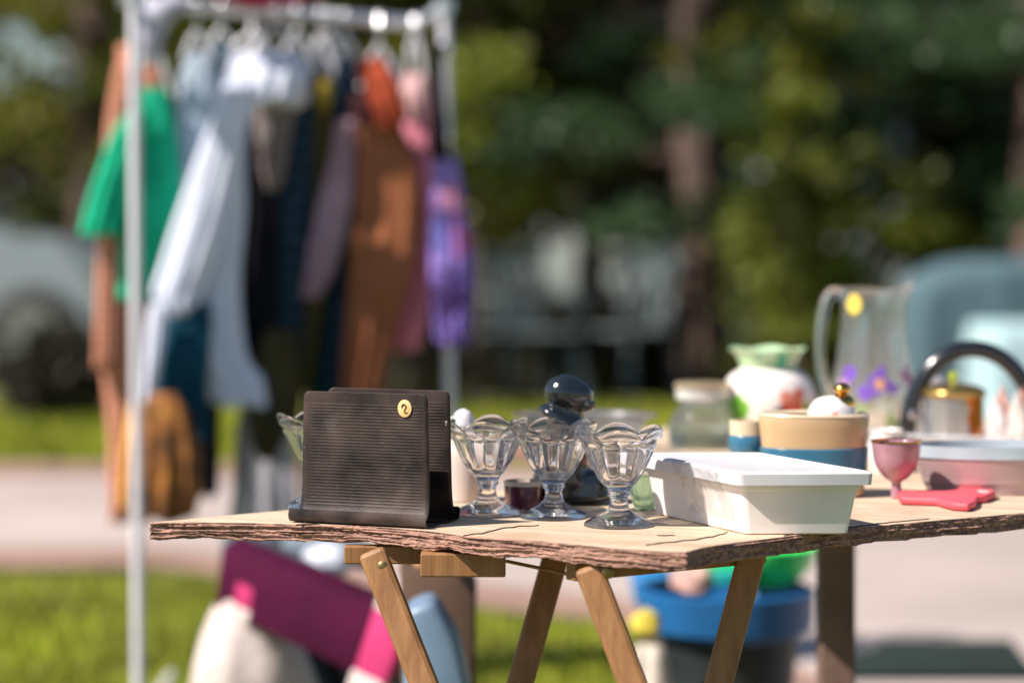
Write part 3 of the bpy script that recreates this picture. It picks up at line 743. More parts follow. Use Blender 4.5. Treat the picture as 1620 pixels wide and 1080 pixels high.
# storage jar with stopper lid
m_jar = glass('jar_glass', (.9, .95, .94), .02, 1.45, .35)
t, s = lathe_thing('glass_jar', 1112, 708, [(0, 0), (48, 0), (53, 4), (55, 20), (53, 42), (40, 62), (35, 70), (35, 76), (32, 76), (32, 69), (37, 60), (49, 41), (51, 20), (49, 6), (0, 5)], m_jar, 'stout clear glass jar with a pale flat lid, left of the floral vase', 'jar', sub=3)
q = MB(); q.lathe([(r * s, h * s) for r, h in [(0, 76.3), (41, 76.3), (43, 78), (43, 95), (40, 98), (0, 99)]], 48); q.build('lid', mat('pale_lid', (.66, .64, .62), .3, .2, var=.1), t)
q = MB(); q.lathe([(r * s, h * s) for r, h in [(43.3, 94), (45, 95), (46, 100), (43, 103), (0, 103.5), (0, 99.5), (40, 98.8)]], 48); q.build('gold_rim', mat('pale_gold', (.55, .45, .30), .3, .6), t)
# floral vase
vc = (.84, .79, .76)
t, s = lathe_thing('flower_vase', 1216, 705, [(0, 0), (44, 0), (50, 5), (62, 28), (72, 60), (73, 84), (64, 108), (50, 119), (44, 123), (40, 122), (44, 118), (60, 104), (68, 84), (66, 60), (56, 28), (42, 8), (0, 7)],
    spots('vase_glaze', vc, [(.031, -.066, .066, .026, (.62, .07, .04)), (.020, -.066, .082, .013, (.72, .25, .16)), (.040, -.060, .085, .013, (.75, .2, .12)), (.012, -.072, .058, .011, (.03, .04, .07)), (.026, -.066, .050, .009, (.03, .04, .05)), (-.052, -.048, .064, .022, (.16, .42, .03)), (.052, -.045, .064, .015, (.35, .42, .12)), (-.070, -.02, .045, .014, (.62, .35, .35)), (.0, -.07, .035, .012, (.7, .3, .2))]),
    'round cream vase painted with red flowers, flared green rim', 'vase')
q = MB()
def wav(a, r, z, i): return r * (1 + .05 * math.sin(5 * a) * (1 if z > .135 else 0)), z + .002 * math.sin(5 * a + 1) * (1 if z > .14 else 0)
q.lathe([(r * s, h * s) for r, h in smooth_prof([(42, 121), (44, 127), (48, 139), (56, 150), (60, 153), (57, 153.5), (50, 147), (44, 138), (40, 127), (40, 121)], 4)], 64, fn=wav)
q.build('flared_rim', spots('rim_green', (.46, .66, .40), [(.018, -.05, .145, .009, (.05, .40, .22)), (.016, -.045, .135, .009, (.05, .40, .22)), (-.02, -.05, .15, .005, (.08, .45, .25))]), t)
# teapot-like white floral bowl lid with gold knob, standing in the oval dish
def teapot_lid():
    p = W(1316, 662, 3.42); s = 3.42 / F; zf = oz + oh * .32
    t = empty('sugar_bowl', (p.x, p.y, zf)); tag(t, 'white floral sugar bowl with gold knob, sitting in the oval dish', 'sugar bowl')
    hb = (CZ + (HY - 655) / F * 3.42 - zf) / s
    q = MB(); q.lathe([(r * s, h * s) for r, h in smooth_prof([(0, 0), (22, 0), (26, 3), (36, hb * .5), (38, hb)], 4)], 48, sy=.8)
    mf = spots('floral_white', (.80, .76, .76), [(-.02, -.03, .066, .006, (.15, .5, .4)), (.002, -.03, .075, .006, (.7, .25, .2)), (-.012, -.028, .08, .004, (.3, .3, .6)), (-.03, -.02, .058, .006, (.65, .3, .4)), (.018, -.03, .062, .006, (.2, .45, .2))], nscale=90)
    q.build('bowl', mf, t)
    q = MB(); q.lathe([(r * s, h * s) for r, h in smooth_prof([(39, hb + .5), (38.5, hb + 2), (34, hb + 14), (23, hb + 25), (9, hb + 29), (0, hb + 30)], 4)], 48, sy=.8); lo = q.build('lid', mf, t)
    q = MB(); q.lathe([(r * s, h * s) for r, h in smooth_prof([(0, 27), (9, 28), (11, 31), (19, 38), (20, 47), (14, 55), (8, 58), (12, 62), (13, 68), (8, 74), (0, 76)], 4)], 32, (16 * s, 0, (hb - 26) * s)); q.build('knob', mat('polished_gold', (.75, .42, .10), .12, 1, var=.05), lo)
teapot_lid()
# frosted pitcher
def pitcher():
    p = T(1381, 702); s = p.y / F
    t = empty('pitcher', (p.x, p.y, TZ + .0003)); tag(t, 'tall frosted glass pitcher painted with purple flowers, yellow sticker near its rim', 'pitcher')
    out_ = [(0, 0), (56, 0), (64, 4), (70, 24), (71, 52), (66, 90), (58, 130), (52, 170), (49, 205), (50, 230), (53, 245)]
    inn = [(50.5, 246), (47, 230), (46, 205), (49, 170), (55, 130), (63, 90), (67.5, 52), (66, 26), (58, 10), (0, 8)]
    prof = [(r * s, h * s) for r, h in smooth_prof(out_, 4) + smooth_prof(inn, 4)]
    H = 246 * s
    def fn(a, r, z, i):
        h = z / H; sp = max(0, math.cos(a)) ** 10
        if h > .8:
            w_ = (h - .8) / .2; r *= 1 + .28 * w_ * w_ * sp; z += .010 * w_ * w_ * sp - .004 * w_ * max(0, math.cos(a - .9)) ** 6
        return r, z
    m_p = glass('frosted_glass', (1, 1, 1), .0, 1.48, .28)
    pur = (.22, .08, .62); mg = (.55, .08, .38); gn = (.35, .5, .18)
    n = m_p.node_tree.nodes
    for q_ in list(n):
        if q_.type == 'BSDF_GLASS':
            tb_ = n.new('ShaderNodeTexCoord'); nb_ = n.new('ShaderNodeTexVoronoi'); nb_.inputs['Scale'].default_value = 120; m_p.node_tree.links.new(tb_.outputs['Object'], nb_.inputs['Vector'])
            bp_ = n.new('ShaderNodeBump'); bp_.inputs['Strength'].default_value = .22; bp_.inputs['Distance'].default_value = .0012; m_p.node_tree.links.new(nb_.outputs['Distance'], bp_.inputs['Height']); m_p.node_tree.links.new(bp_.outputs[0], q_.inputs['Normal'])
    pts = [(.0, -.064, .100, .022, pur), (-.018, -.064, .088, .014, pur), (.018, -.06, .092, .014, pur), (.002, -.066, .118, .012, pur), (.0, -.067, .101, .008, (.9, .45, .15)), (-.045, -.045, .118, .015, pur), (-.052, -.036, .098, .012, (.6, .3, .6)), (.050, -.036, .112, .018, mg), (.056, -.028, .092, .013, mg), (-.03, -.062, .055, .015, gn), (.02, -.068, .045, .017, gn), (.05, -.05, .06, .014, (.5, .55, .2))]
    # paint as a second opaque layer over the frosted glass
    l = m_p.node_tree.links; tc = n.new('ShaderNodeTexCoord'); nz = n.new('ShaderNodeTexNoise'); nz.inputs['Scale'].default_value = 70; l.new(tc.outputs['Object'], nz.inputs['Vector'])
    df = n.new('ShaderNodeBsdfDiffuse'); mask = None; colr = None
    for (x, y, z, r, c) in pts:
        vd = n.new('ShaderNodeVectorMath'); vd.operation = 'DISTANCE'; vd.inputs[1].default_value = (x, y, z); l.new(tc.outputs['Object'], vd.inputs[0])
        ad = n.new('ShaderNodeMath'); ad.operation = 'MULTIPLY_ADD'; ad.inputs[1].default_value = r * 3.0; ad.inputs[2].default_value = -r * 1.35; l.new(nz.outputs['Fac'], ad.inputs[0])
        sm = n.new('ShaderNodeMath'); sm.operation = 'ADD'; l.new(vd.outputs['Value'], sm.inputs[0]); l.new(ad.outputs[0], sm.inputs[1])
        lt = n.new('ShaderNodeMath'); lt.operation = 'LESS_THAN'; lt.inputs[1].default_value = r; l.new(sm.outputs[0], lt.inputs[0])
        if mask is None: mask = lt.outputs[0]
        else:
            mm = n.new('ShaderNodeMath'); mm.operation = 'MAXIMUM'; l.new(mask, mm.inputs[0]); l.new(lt.outputs[0], mm.inputs[1]); mask = mm.outputs[0]
        mx = n.new('ShaderNodeMix'); mx.data_type = 'RGBA'; l.new(lt.outputs[0], mx.inputs[0])
        if colr: l.new(colr, mx.inputs[6])
        else: mx.inputs[6].default_value = (*c, 1)
        mx.inputs[7].default_value = (*c, 1); colr = mx.outputs[2]
    l.new(colr, df.inputs[0]); ms = n.new('ShaderNodeMixShader'); half = n.new('ShaderNodeMath'); half.operation = 'MULTIPLY'; half.inputs[1].default_value = .6; l.new(mask, half.inputs[0]); l.new(half.outputs[0], ms.inputs[0])
    prev = n['Material Output'].inputs[0].links[0].from_socket; l.new(prev, ms.inputs[1]); l.new(df.outputs[0], ms.inputs[2])
    # frosted surfaces scatter: a little diffuse white
    d2 = n.new('ShaderNodeBsdfDiffuse'); d2.inputs[0].default_value = (.8, .82, .85, 1); m3 = n.new('ShaderNodeMixShader'); m3.inputs[0].default_value = .02
    l.new(ms.outputs[0], m3.inputs[1]); l.new(d2.outputs[0], m3.inputs[2]); l.new(m3.outputs[0], n['Material Output'].inputs[0])
    q = MB(); q.lathe(prof, 96, fn=fn); q.build('jug_body', m_p, t)
    hp = smooth_prof([(-48, 232), (-62, 240), (-74, 225), (-82, 190), (-84, 150), (-80, 110), (-72, 78), (-66, 62)], 5, False)
    q = MB(); q.tube([(x * s, 0, z * s) for x, z in hp], [.0085] * len(hp), 14); q.build('handle', m_p, t)
    q = MB(); q.lathe([(0, .0008), (.0128, .0008), (.0132, 0), (.0132, -.0005), (0, -.0005)], 32, sy=1.25); q.v = [Vector((v.x, -v.z, v.y)) for v in q.v]
    o = q.build('price_sticker', mat('sticker_lemon', (.85, .66, .10), .6, var=.04), t, loc=(-35 * s, -40 * s, 222 * s)); o.rotation_euler = (0, 0, R(-38))
pitcher()
t, s = lathe_thing('sugar_jar', 1478, 694, [(0, 0), (18, 0), (22, 4), (27, 30), (27, 58), (20, 76), (17, 82), (20, 90), (12, 98), (5, 101), (6, 108), (0, 111)], spots('pale_floral', (.78, .70, .70), [(.01, -.025, .05, .012, (.6, .25, .3)), (-.012, -.025, .075, .009, (.3, .4, .5)), (-.005, -.025, .03, .010, (.35, .45, .3))]), 'small pale floral sugar jar between the pitcher and the chrome canister', 'jar', sub=4)
t, s = lathe_thing('milk_jug', 1402, 746, [(0, 0), (20, 0), (24, 4), (30, 28), (27, 48), (24, 58), (27, 66), (24, 66), (21, 58), (24, 46), (27, 28), (20, 6), (0, 5)], mat('white_ceramic', (.78, .76, .76)), 'plain white milk jug behind the pink footed bowl', 'jug', sub=4)
q = MB(); q.tube([((26 + 14 * math.sin(math.pi * k / 8)) * s, 0, (54 - 36 * k / 8) * s) for k in range(9)], .0035, 8); q.build('handle', mat('white_ceramic', (.78, .76, .76)), t)
# big dark-handled basket behind the mug
def arch_basket():
    p = T(1538, 716); s = p.y / F
    t = empty('handled_tray', (p.x, p.y, TZ + .0003)); tag(t, 'white oval serving tray with a tall black arched handle at the right', 'tray')
    q = MB(); q.lathe([(r * s, h * s) for r, h in [(0, 0), (80, 0), (92, 3), (108, 26), (111, 28), (110, 31), (106, 30), (90, 8), (78, 5), (0, 5)]], 64, sy=.5); q.build('dish', mat('tray_white', (.66, .68, .72), .3, coat=.4), t)
    pts = [(math.cos(a) * 103 * s, 0, 28 * s + math.sin(a) * 136 * s) for a in [math.pi * k / 36 for k in range(37)]]
    q = MB(); q.tube(pts, .0135, 14); q.build('arched_handle', mat('black_gloss', (.012, .014, .018), .2, coat=.7), t)
arch_basket()
# brass lidded mug standing in the tray
def mug():
    p = T(1508, 716); s = p.y / F; z0 = TZ + 5.4 * s
    t = empty('lidded_canister', (p.x, p.y - .002, z0)); tag(t, 'small chrome canister with gold lid and amber side, inside the black handled tray', 'canister')
    q = MB(); q.lathe([(r * s, h * s) for r, h in [(0, 0), (44, 0), (47, 3), (47, 84), (0, 84)]], 56)
    m_c = spots('chrome_amber', (.5, .5, .52), [(.045, -.028, .02, .034, (.75, .22, .02)), (.045, -.028, .05, .034, (.75, .22, .02)), (.045, -.028, .078, .034, (.75, .25, .03))], rough=.2, wob=.2)
    m_c.node_tree.nodes['Principled BSDF'].inputs['Metallic'].default_value = .75
    q.build('body', m_c, t)
    q = MB(); q.lathe([(r * s, h * s) for r, h in smooth_prof([(50, 84.5), (51, 88), (50, 94), (38, 101), (20, 104), (0, 105)], 4)], 48); lo = q.build('lid', mat('lid_gold', (.62, .42, .14), .25, .9), t)
    q = MB(); q.lathe([(r * s, h * s) for r, h in smooth_prof([(0, 104), (6, 105), (5, 108), (9, 113), (8, 121), (0, 124)], 4)], 24); q.build('knob', mat('lime_knob', (.35, .45, .03), .2, coat=.5), lo)
    q = MB(); q.box((-60 * s, -.004, 56 * s), (24 * s, .02, 14 * s)); q.box((-50 * s, -.004, 30 * s), (8 * s, .012, 46 * s)); q.build('handle', mat('chrome', (.85, .85, .86), .12, 1, var=.02), t, bevel=.003)
mug()
# painted figurine / folded napkins at right edge
def napkins():
    p = T(1600, 722); s = p.y / F
    t = empty('napkin_fan', (p.x, p.y - .005, TZ + 5.4 * s)); tag(t, 'fan of floral paper napkins standing in the tray at the right edge', 'napkins')
    cols = [(.78, .74, .74), (.75, .42, .36), (.45, .62, .66), (.8, .76, .72), (.72, .36, .30), (.2, .25, .3)]
    for k in range(8):
        lx = (-30 + k * 10) * s; tip = (-26 + k * 11) * s; h = (95 + 18 * math.sin(k * 2.2)) * s; w_ = 15 * s
        q = MB(); y = (k % 3 - 1) * .006
        q.add([(lx - w_, y, 0), (lx + w_, y, 0), (tip + w_ * .9, y + .003, h * .6), (tip, y + .004, h), (tip - w_ * .9, y + .003, h * .6)] + [(a, b + .003, c) for a, b, c in [(lx - w_, y, 0), (lx + w_, y, 0), (tip + w_ * .9, y + .003, h * .6), (tip, y + .004, h), (tip - w_ * .9, y + .003, h * .6)]],
              [(0, 1, 2, 3, 4), (9, 8, 7, 6, 5), (0, 5, 6, 1), (1, 6, 7, 2), (2, 7, 8, 3), (3, 8, 9, 4), (4, 9, 5, 0)])
        q.build('napkin', mat('napkin_%d' % (k % 6), cols[k % 6], .8, var=.2, vscale=60), t, smooth=False)
napkins()
# pink footed bowl and big pink-rimmed basin between box and right edge (front board)
t, s = lathe_thing('footed_bowl', 1418, 788, [(0, 0), (7, 0), (9, 3), (8, 18), (8, 26), (20, 34), (33, 52), (38, 76), (39, 88), (36, 88), (33, 74), (26, 54), (0, 42)], mat('pink_glass', (.40, .21, .26), .2, coat=.7, var=.2), 'pink footed bowl with a gilt rim, just right of the white plastic box', 'bowl', sub=4)
q = MB(); q.lathe([(r * s, h * s) for r, h in [(37, 88.3), (40, 88.5), (40, 92), (37, 92), (37, 88.3)]], 40); q.build('gilt_rim', mat('polished_gold', (.75, .42, .10)), t)
t, s = lathe_thing('enamel_basin', 1570, 778, [(0, 0), (92, 0), (104, 5), (118, 36), (126, 56), (123, 56), (114, 36), (100, 9), (0, 6)], mat('rose_enamel', (.50, .36, .36), .3, coat=.5, var=.08), 'wide shallow rose coloured enamel basin at the right edge of the front board', 'basin', sub=4, sy=.55)
q = MB(); q.lathe([(r * s, h * s) for r, h in [(124.4, 56.4), (129, 57), (129, 76), (125, 76), (124.4, 56.4)]], 64, sy=.55); q.build('pale_rim', mat('pale_blue_rim', (.45, .56, .62), .35, coat=.4), t)
# pink spatula lying on the board
def spatula():
    pts = [(1420, 793), (1424, 788), (1470, 787), (1496, 788), (1520, 783), (1545, 781.5), (1557, 785), (1572, 786), (1575, 790), (1560, 796), (1546, 797), (1544, 805), (1532, 810), (1505, 808), (1480, 801), (1424, 799)]
    P_ = [T(*p) for p in pts]; c = sum(P_, Vector()) / len(P_); n = len(P_)
    V = [p - c + Vector((0, 0, .0012)) for p in P_] + [p - c + Vector((0, 0, .011)) for p in P_]
    t = empty('oven_mitt', (c.x, c.y, TZ)); tag(t, 'flat coral pink folded cloth mitt lying on the front board at right', 'mitt')
    o = mesh('cloth', V, [tuple(range(n)), tuple(range(2 * n - 1, n - 1, -1))] + [(i, i + n, (i + 1) % n + n, (i + 1) % n) for i in range(n)], mat('coral_pink', (.78, .09, .12), .55, var=.08, bump=.3), t, bevel=.003)
    q = MB(); p = T(1556, 790) - c; q.lathe([(0, .012), (.007, .012), (.008, .011), (.008, .0085), (0, .0085)], 20, (p.x, p.y, 0), sy=2); q.build('button', mat('pale_pink', (.85, .6, .6), .3, coat=.5), t)
spatula()

# ================================================================== CLOTHES RACK
m_pole = mat('white_pole', (.76, .75, .82), .3, var=.03, coat=.3); m_chrome = mat('rack_chrome', (.78, .80, .84), .28, .75, var=.03)
def rack():
    t = empty('clothes_rack', (0, 0, 0)); tag(t, 'white metal clothes rack hung with second hand garments', 'clothes rack')
    A = W(212, -6, 5.5); B = W(703, 12, 6.06); A0 = W(196, 2, 5.74); B0 = W(664, 38, 6.12)
    for p, lean in ((A, .01), (B, .02)):
        q = MB(); q.tube([(p.x + lean, p.y, .03), (p.x, p.y, p.z)], .0125, 16); q.build('post', m_pole, t)
        q = MB(); q.tube([(p.x + lean, p.y - .22, .02), (p.x + lean, p.y + .55, .02)], .016, 12); q.build('foot', m_pole, t)
        q = MB(); q.tube([(p.x, p.y, p.z - .012), (p.x, p.y, p.z + .018)], .021, 14); q.build('corner_cap', m_chrome, t)
    q = MB(); q.tube([A, A0], .014, 12); q.build('end_bar', m_chrome, t)
    q = MB(); q.tube([B, B0], .014, 12); q.build('end_bar', m_chrome, t)
    q = MB(); q.tube([A0, B0], .0155, 16); q.build('rail', m_chrome, t)
    for x, y, d in ((705, 76, 6.045), (705, 213, 6.045)):
        q = MB(); p = W(x, y, d); q.lathe([(0, -.010), (.012, -.007), (.016, 0), (.012, .007), (0, .010)], 14); q.v = [Vector((v.x, -v.z, v.y)) for v in q.v]; q.build('screw_head', mat('steel_bright', (.95, .95, .97), .22, 1, var=.01), t, loc=p)
    return A0, B0
RA, RB = rack()
def rail_at(px):
    # point on the rail seen at this column
    lo, hi = 0., 1.
    for _ in range(40):
        m_ = (lo + hi) / 2; p = RA.lerp(RB, m_)
        if 810 + F * p.x / p.y < px: lo = m_
        else: hi = m_
    return RA.lerp(RB, lo)
def cloth(rows, d0, slope, hx, m, name, parent, thick=.03, folds=5, seed=0, famp=.25, ext=0):
    """rows: (y, xl, xr) in photo px, laid out on the garment's own upright plane Y = d0 + slope*(X-Xh); closed shell with folds"""
    Xh = (hx - 810) / F * d0
    def on(x, y):
        k = (x - 810) / F; Y = (d0 - slope * Xh) / (1 - slope * k); return Vector((k * Y, Y, CZ + (HY - y) / F * Y))
    rw = smooth_prof(rows, 6)
    n = 56; V = []; Fc = []; nrm = Vector((slope, -1, 0)).normalized(); nr = len(rw)
    for j, (y, xl, xr) in enumerate(rw):
        a = on(xl, y); b = on(xr, y); mid = (a + b) / 2; hv = (b - a) / 2; f = j / (nr - 1)
        th = thick * min(1, .35 + 1.2 * f) * min(1, .3 + hv.length / .06)
        for k in range(n):
            an = 2 * math.pi * k / n; c, s_ = math.cos(an), math.sin(an)
            fo = 1 + famp * (.3 + .7 * f) * (math.sin(c * folds * 2.1 + seed + f * 1.5) + .6 * math.sin(c * folds * 4.3 + seed * 2.1 - f * 2) + .8 * mnoise.noise(Vector((c * 2.5, f * 5, seed * 3.3))))
            V.append(mid + hv * c * (1 + .03 * math.sin(f * 9 + seed)) + nrm * s_ * th * fo + Vector((0, 0, -.006 * math.sin(c * 6 + seed) * f)))
    for j in range(nr - 1):
        for k in range(n): Fc.append((j * n + k, (j + 1) * n + k, (j + 1) * n + (k + 1) % n, j * n + (k + 1) % n))
    Fc.append(tuple(range(n))); Fc.append(tuple((nr - 1) * n + k for k in range(n - 1, -1, -1)))
    return mesh(name, V, Fc, m, parent)
m_hang = mat('hanger_white', (.78, .78, .82), .25, coat=.5, var=.02)
m_hdark = mat('hanger_dark', (.03, .03, .035), .3)
def hanger(hx, d0, slope, ytop, wl, wr, yl, label, m=None):
    """hook over the rail, shoulders wl/wr px wide dropping to row yl"""
    rp_ = rail_at(hx); Xh = (hx - 810) / F * d0
    def on(x, y):
        k = (x - 810) / F; Y = (d0 - slope * Xh) / (1 - slope * k); return Vector((k * Y, Y, CZ + (HY - y) / F * Y))
    t = empty('hanger', (rp_.x, rp_.y, rp_.z)); tag(t, label, 'hanger', 'hangers on the clothes rack'); o0 = Vector(t.location)
    q = MB(); neck = on(hx, ytop)
    pts = [rp_ + Vector((math.cos(a) * .0, math.cos(a) * .022, math.sin(a) * .022)) for a in [R(-20 + 20 * k) for k in range(11)]] + [rp_.lerp(neck, .5) , neck]
    q.tube([p - o0 for p in pts], .0024, 8); q.build('hook', m_chrome, t)
    q = MB(); q.tube([p - o0 for p in (on(hx - wl, yl), on(hx - wl * .5, ytop + (yl - ytop) * .35), neck, on(hx + wr * .5, ytop + (yl - ytop) * .35), on(hx + wr, yl))], [.005, .007, .0085, .007, .005], 10); q.build('shoulders', m or m_hang, t)
def garment(name, cat, label, hx, d0, slope, m, parts, thick=.03, folds=5, seed=0, famp=.25, hang=None):
    p = W(hx, parts[0][1][0][0], d0)
    t = empty(name, (0, 0, 0)); tag(t, label, cat, 'garments on the clothes rack')
    for pn, rows, mm in parts:
        off = {'sleeve': -.045, 'body': 0, 'collar': -.01, 'lining': .02}.get(pn, 0)
        cloth(rows, d0 + off, slope, hx, mm or m, pn, t, thick=thick * (.8 if pn == 'sleeve' else 1), folds=folds, seed=seed, famp=famp)
    if hang: hanger(hx, d0, slope, hang[0], hang[1], hang[2], hang[3], hang[4], hang[5] if len(hang) > 5 else None)
cl = lambda n_, c, **k: mat(n_, c, .85, spec=.2, var=k.pop('var', .14), vscale=k.pop('vscale', 12), bump=1.0, bscale=26, **k)
D = lambda px: rail_at(px).y
garment('long_dress', 'dress', 'long salmon brown dress hanging behind the left post of the rack', 222, 5.90, .0, cl('salmon', (.66, .29, .19), stripes=(2, 40, (.52, .22, .14), .3)),
        [('body', [(72, 186, 240), (150, 186, 262), (260, 176, 255), (400, 168, 250), (560, 158, 240), (600, 164, 236), (700, 172, 225), (824, 172, 214)], None), ('sleeve', [(100, 184, 204), (190, 168, 200), (300, 160, 190), (420, 154, 186), (585, 148, 184)], None)], thick=.03, seed=1, hang=(60, 28, 28, 92, 'white hanger nearest the left post holding the salmon dress'))
garment('short_sleeved_shirt', 'shirt', 'bright green short sleeved shirt at the left end of the rack', 238, 5.87, .1, cl('emerald', (.008, .44, .24), var=.15),
        [('body', [(140, 216, 262), (175, 200, 276), (240, 196, 285), (330, 190, 285), (420, 184, 280), (474, 182, 276)], None), ('sleeve', [(168, 214, 240), (210, 176, 230), (260, 158, 212), (330, 134, 198), (372, 124, 184)], None)], seed=2, thick=.035, hang=(62, 24, 34, 150, 'white hanger holding the green shirt'))
garment('pale_blouse', 'blouse', 'pale blue blouse squeezed between the green shirt and the white shirt', 312, 5.93, .1, cl('pale_blue', (.50, .62, .74)),
        [('body', [(84, 300, 330), (130, 282, 345), (220, 272, 345), (330, 262, 335), (420, 262, 320)], None)], seed=3, thick=.022, hang=(50, 22, 24, 96, 'white hanger holding the pale blue blouse'))
m_ws = cl('white_cotton', (.74, .78, .93), var=.03)
garment('white_shirt', 'shirt', 'white long sleeved shirt with its sleeve reaching down left', 398, 5.86, .22, m_ws,
        [('body', [(82, 384, 420), (110, 352, 446), (200, 338, 392), (330, 330, 388), (450, 318, 380), (560, 300, 392), (600, 312, 418), (640, 334, 425)], None),
         ('sleeve', [(130, 356, 404), (230, 318, 388), (330, 284, 368), (420, 254, 340), (468, 240, 320), (500, 262, 308)], None),
         ('collar', [(86, 388, 470), (120, 376, 488), (160, 390, 470)], None)], seed=4, thick=.035, hang=(52, 42, 46, 100, 'white hanger holding the white long sleeved shirt'))
garment('denim_dress', 'dress', 'dark teal dress with a pale sleeve, under the white shirt sleeve', 300, 5.78, .1, cl('deep_teal', (.004, .06, .10)),
        [('body', [(478, 262, 330), (520, 250, 334), (600, 240, 330), (700, 236, 330)], None),
         ('sleeve', [(480, 238, 264), (520, 232, 262), (600, 226, 250), (636, 224, 240)], m_ws)], seed=5, thick=.03)
garment('patterned_skirt', 'skirt', 'ochre and brown patterned skirt at the bottom left of the rack', 258, 5.66, .05, spots('ochre_print', (.26, .10, .02), [(-.70, 5.6, .62, .03, (.07, .05, .06)), (-.66, 5.6, .53, .035, (.10, .05, .04)), (-.76, 5.6, .68, .04, (.62, .30, .06)), (-.71, 5.6, .49, .03, (.30, .07, .03)), (-.78, 5.6, .56, .03, (.55, .22, .03))], rough=.85, coat=0, nscale=25, wob=1.2, var=.55, vscale=22),
        [('body', [(622, 240, 278), (660, 216, 300), (720, 204, 318), (780, 200, 316), (822, 208, 306)], None), ('lining', [(636, 206, 244), (700, 196, 226), (770, 190, 216), (800, 192, 214)], cl('saffron', (.80, .40, .06)))], seed=6, thick=.04)
garment('black_coat', 'coat', 'long black coat right of the white shirt', 410, 5.95, .12, cl('black_wool', (.006, .006, .010)),
        [('body', [(120, 400, 430), (180, 378, 438), (300, 372, 440), (430, 364, 442), (560, 360, 440), (590, 372, 430)], None), ('lining', [(560, 318, 356), (660, 312, 350), (784, 314, 346)], None)], seed=7, thick=.035, hang=(58, 20, 30, 120, 'white hanger holding the black coat'))
garment('cream_blouse', 'blouse', 'grey beige blouse with a bright white collar', 436, 5.93, .1, cl('taupe', (.24, .20, .19)),
        [('body', [(150, 400, 468), (210, 404, 462), (270, 414, 450), (300, 424, 440)], None), ('collar', [(84, 398, 452), (116, 396, 484), (156, 402, 486), (170, 408, 470)], cl('bright_white', (.78, .76, .80), var=.05))], seed=8, thick=.026, hang=(40, 40, 44, 92, 'white hanger holding the grey beige blouse'))
garment('plaid_shirt', 'shirt', 'navy plaid shirt in the middle of the rack', 470, 5.99, .12, cl('navy_plaid', (.012, .030, .062), stripes=(2, 22, (.035, .075, .11), .35)),
        [('body', [(96, 462, 490), (150, 448, 497), (300, 436, 494), (450, 426, 484), (560, 420, 476), (640, 430, 468)], None)], seed=9, thick=.032, hang=(46, 28, 30, 108, 'white hanger holding the navy plaid shirt'))
garment('olive_shirt', 'shirt', 'olive mustard shirt right of the navy plaid one', 508, 6.02, .12, cl('olive_cloth', (.11, .085, .025)),
        [('body', [(122, 498, 524), (160, 490, 528), (300, 484, 524), (420, 478, 520), (560, 466, 500), (620, 456, 492)], None), ('collar', [(122, 500, 524), (150, 500, 526), (172, 502, 520)], cl('mustard', (.50, .36, .06)))], seed=10, thick=.028, hang=(50, 16, 20, 122, 'white hanger holding the olive shirt'))
garment('teal_trousers', 'trousers', 'dark teal trousers hanging between the mauve and brown sweaters', 528, 6.10, .0, cl('dark_teal', (.008, .065, .075)),
        [('body', [(300, 500, 560), (420, 498, 552), (560, 486, 545), (700, 480, 540), (790, 478, 534)], None)], seed=11, thick=.025)
garment('mauve_cardigan', 'cardigan', 'mauve cardigan with dark blue shoulders and a long sleeve', 545, 6.02, .15, cl('mauve', (.42, .27, .33)),
        [('body', [(116, 536, 560), (160, 530, 574), (240, 528, 566), (330, 520, 560), (430, 522, 556), (640, 520, 556)], cl('slate_blue', (.025, .05, .085))), ('sleeve', [(190, 530, 572), (260, 520, 564), (350, 496, 556), (430, 482, 530), (470, 476, 508)], None)], seed=12, thick=.03, hang=(52, 20, 28, 122, 'white hanger holding the mauve cardigan'))
m_brown = cl('camel_knit', (.38, .135, .06), stripes=(2, 60, (.27, .095, .042), .35))
garment('brown_sweater', 'sweater', 'long camel brown knitted sweater right of the rack middle', 600, 5.96, -.05, m_brown,
        [('body', [(200, 572, 636), (240, 570, 652), (320, 562, 668), (420, 552, 660), (480, 548, 640), (540, 544, 620), (600, 540, 604), (640, 540, 598)], None), ('lining', [(150, 556, 600), (260, 556, 590), (420, 548, 580), (560, 542, 570)], cl('oxblood', (.045, .012, .012)))], seed=13, thick=.04, hang=(72, 30, 34, 140, 'white hanger holding the camel brown sweater'))
garment('red_scarf', 'scarf', 'orange red scarf draped over the camel brown sweater top', 600, 5.90, -.05, cl('rust_red', (.40, .07, .03), var=.3, vscale=30),
        [('body', [(92, 564, 602), (130, 570, 632), (175, 592, 642), (200, 600, 636)], None)], seed=14, thick=.03)
garment('pink_blouse', 'blouse', 'pink blouse hanging at the right end of the rail', 656, 6.05, .0, cl('rose_pink', (.88, .30, .40)),
        [('body', [(120, 642, 674), (170, 638, 682), (300, 640, 690), (420, 636, 688), (500, 614, 676), (552, 610, 660)], None), ('collar', [(118, 638, 674), (150, 634, 678), (186, 640, 672)], cl('pale_rose', (.85, .52, .52)))], seed=15, thick=.03, hang=(46, 12, 16, 122, 'white hanger at the right end holding the pink blouse'))
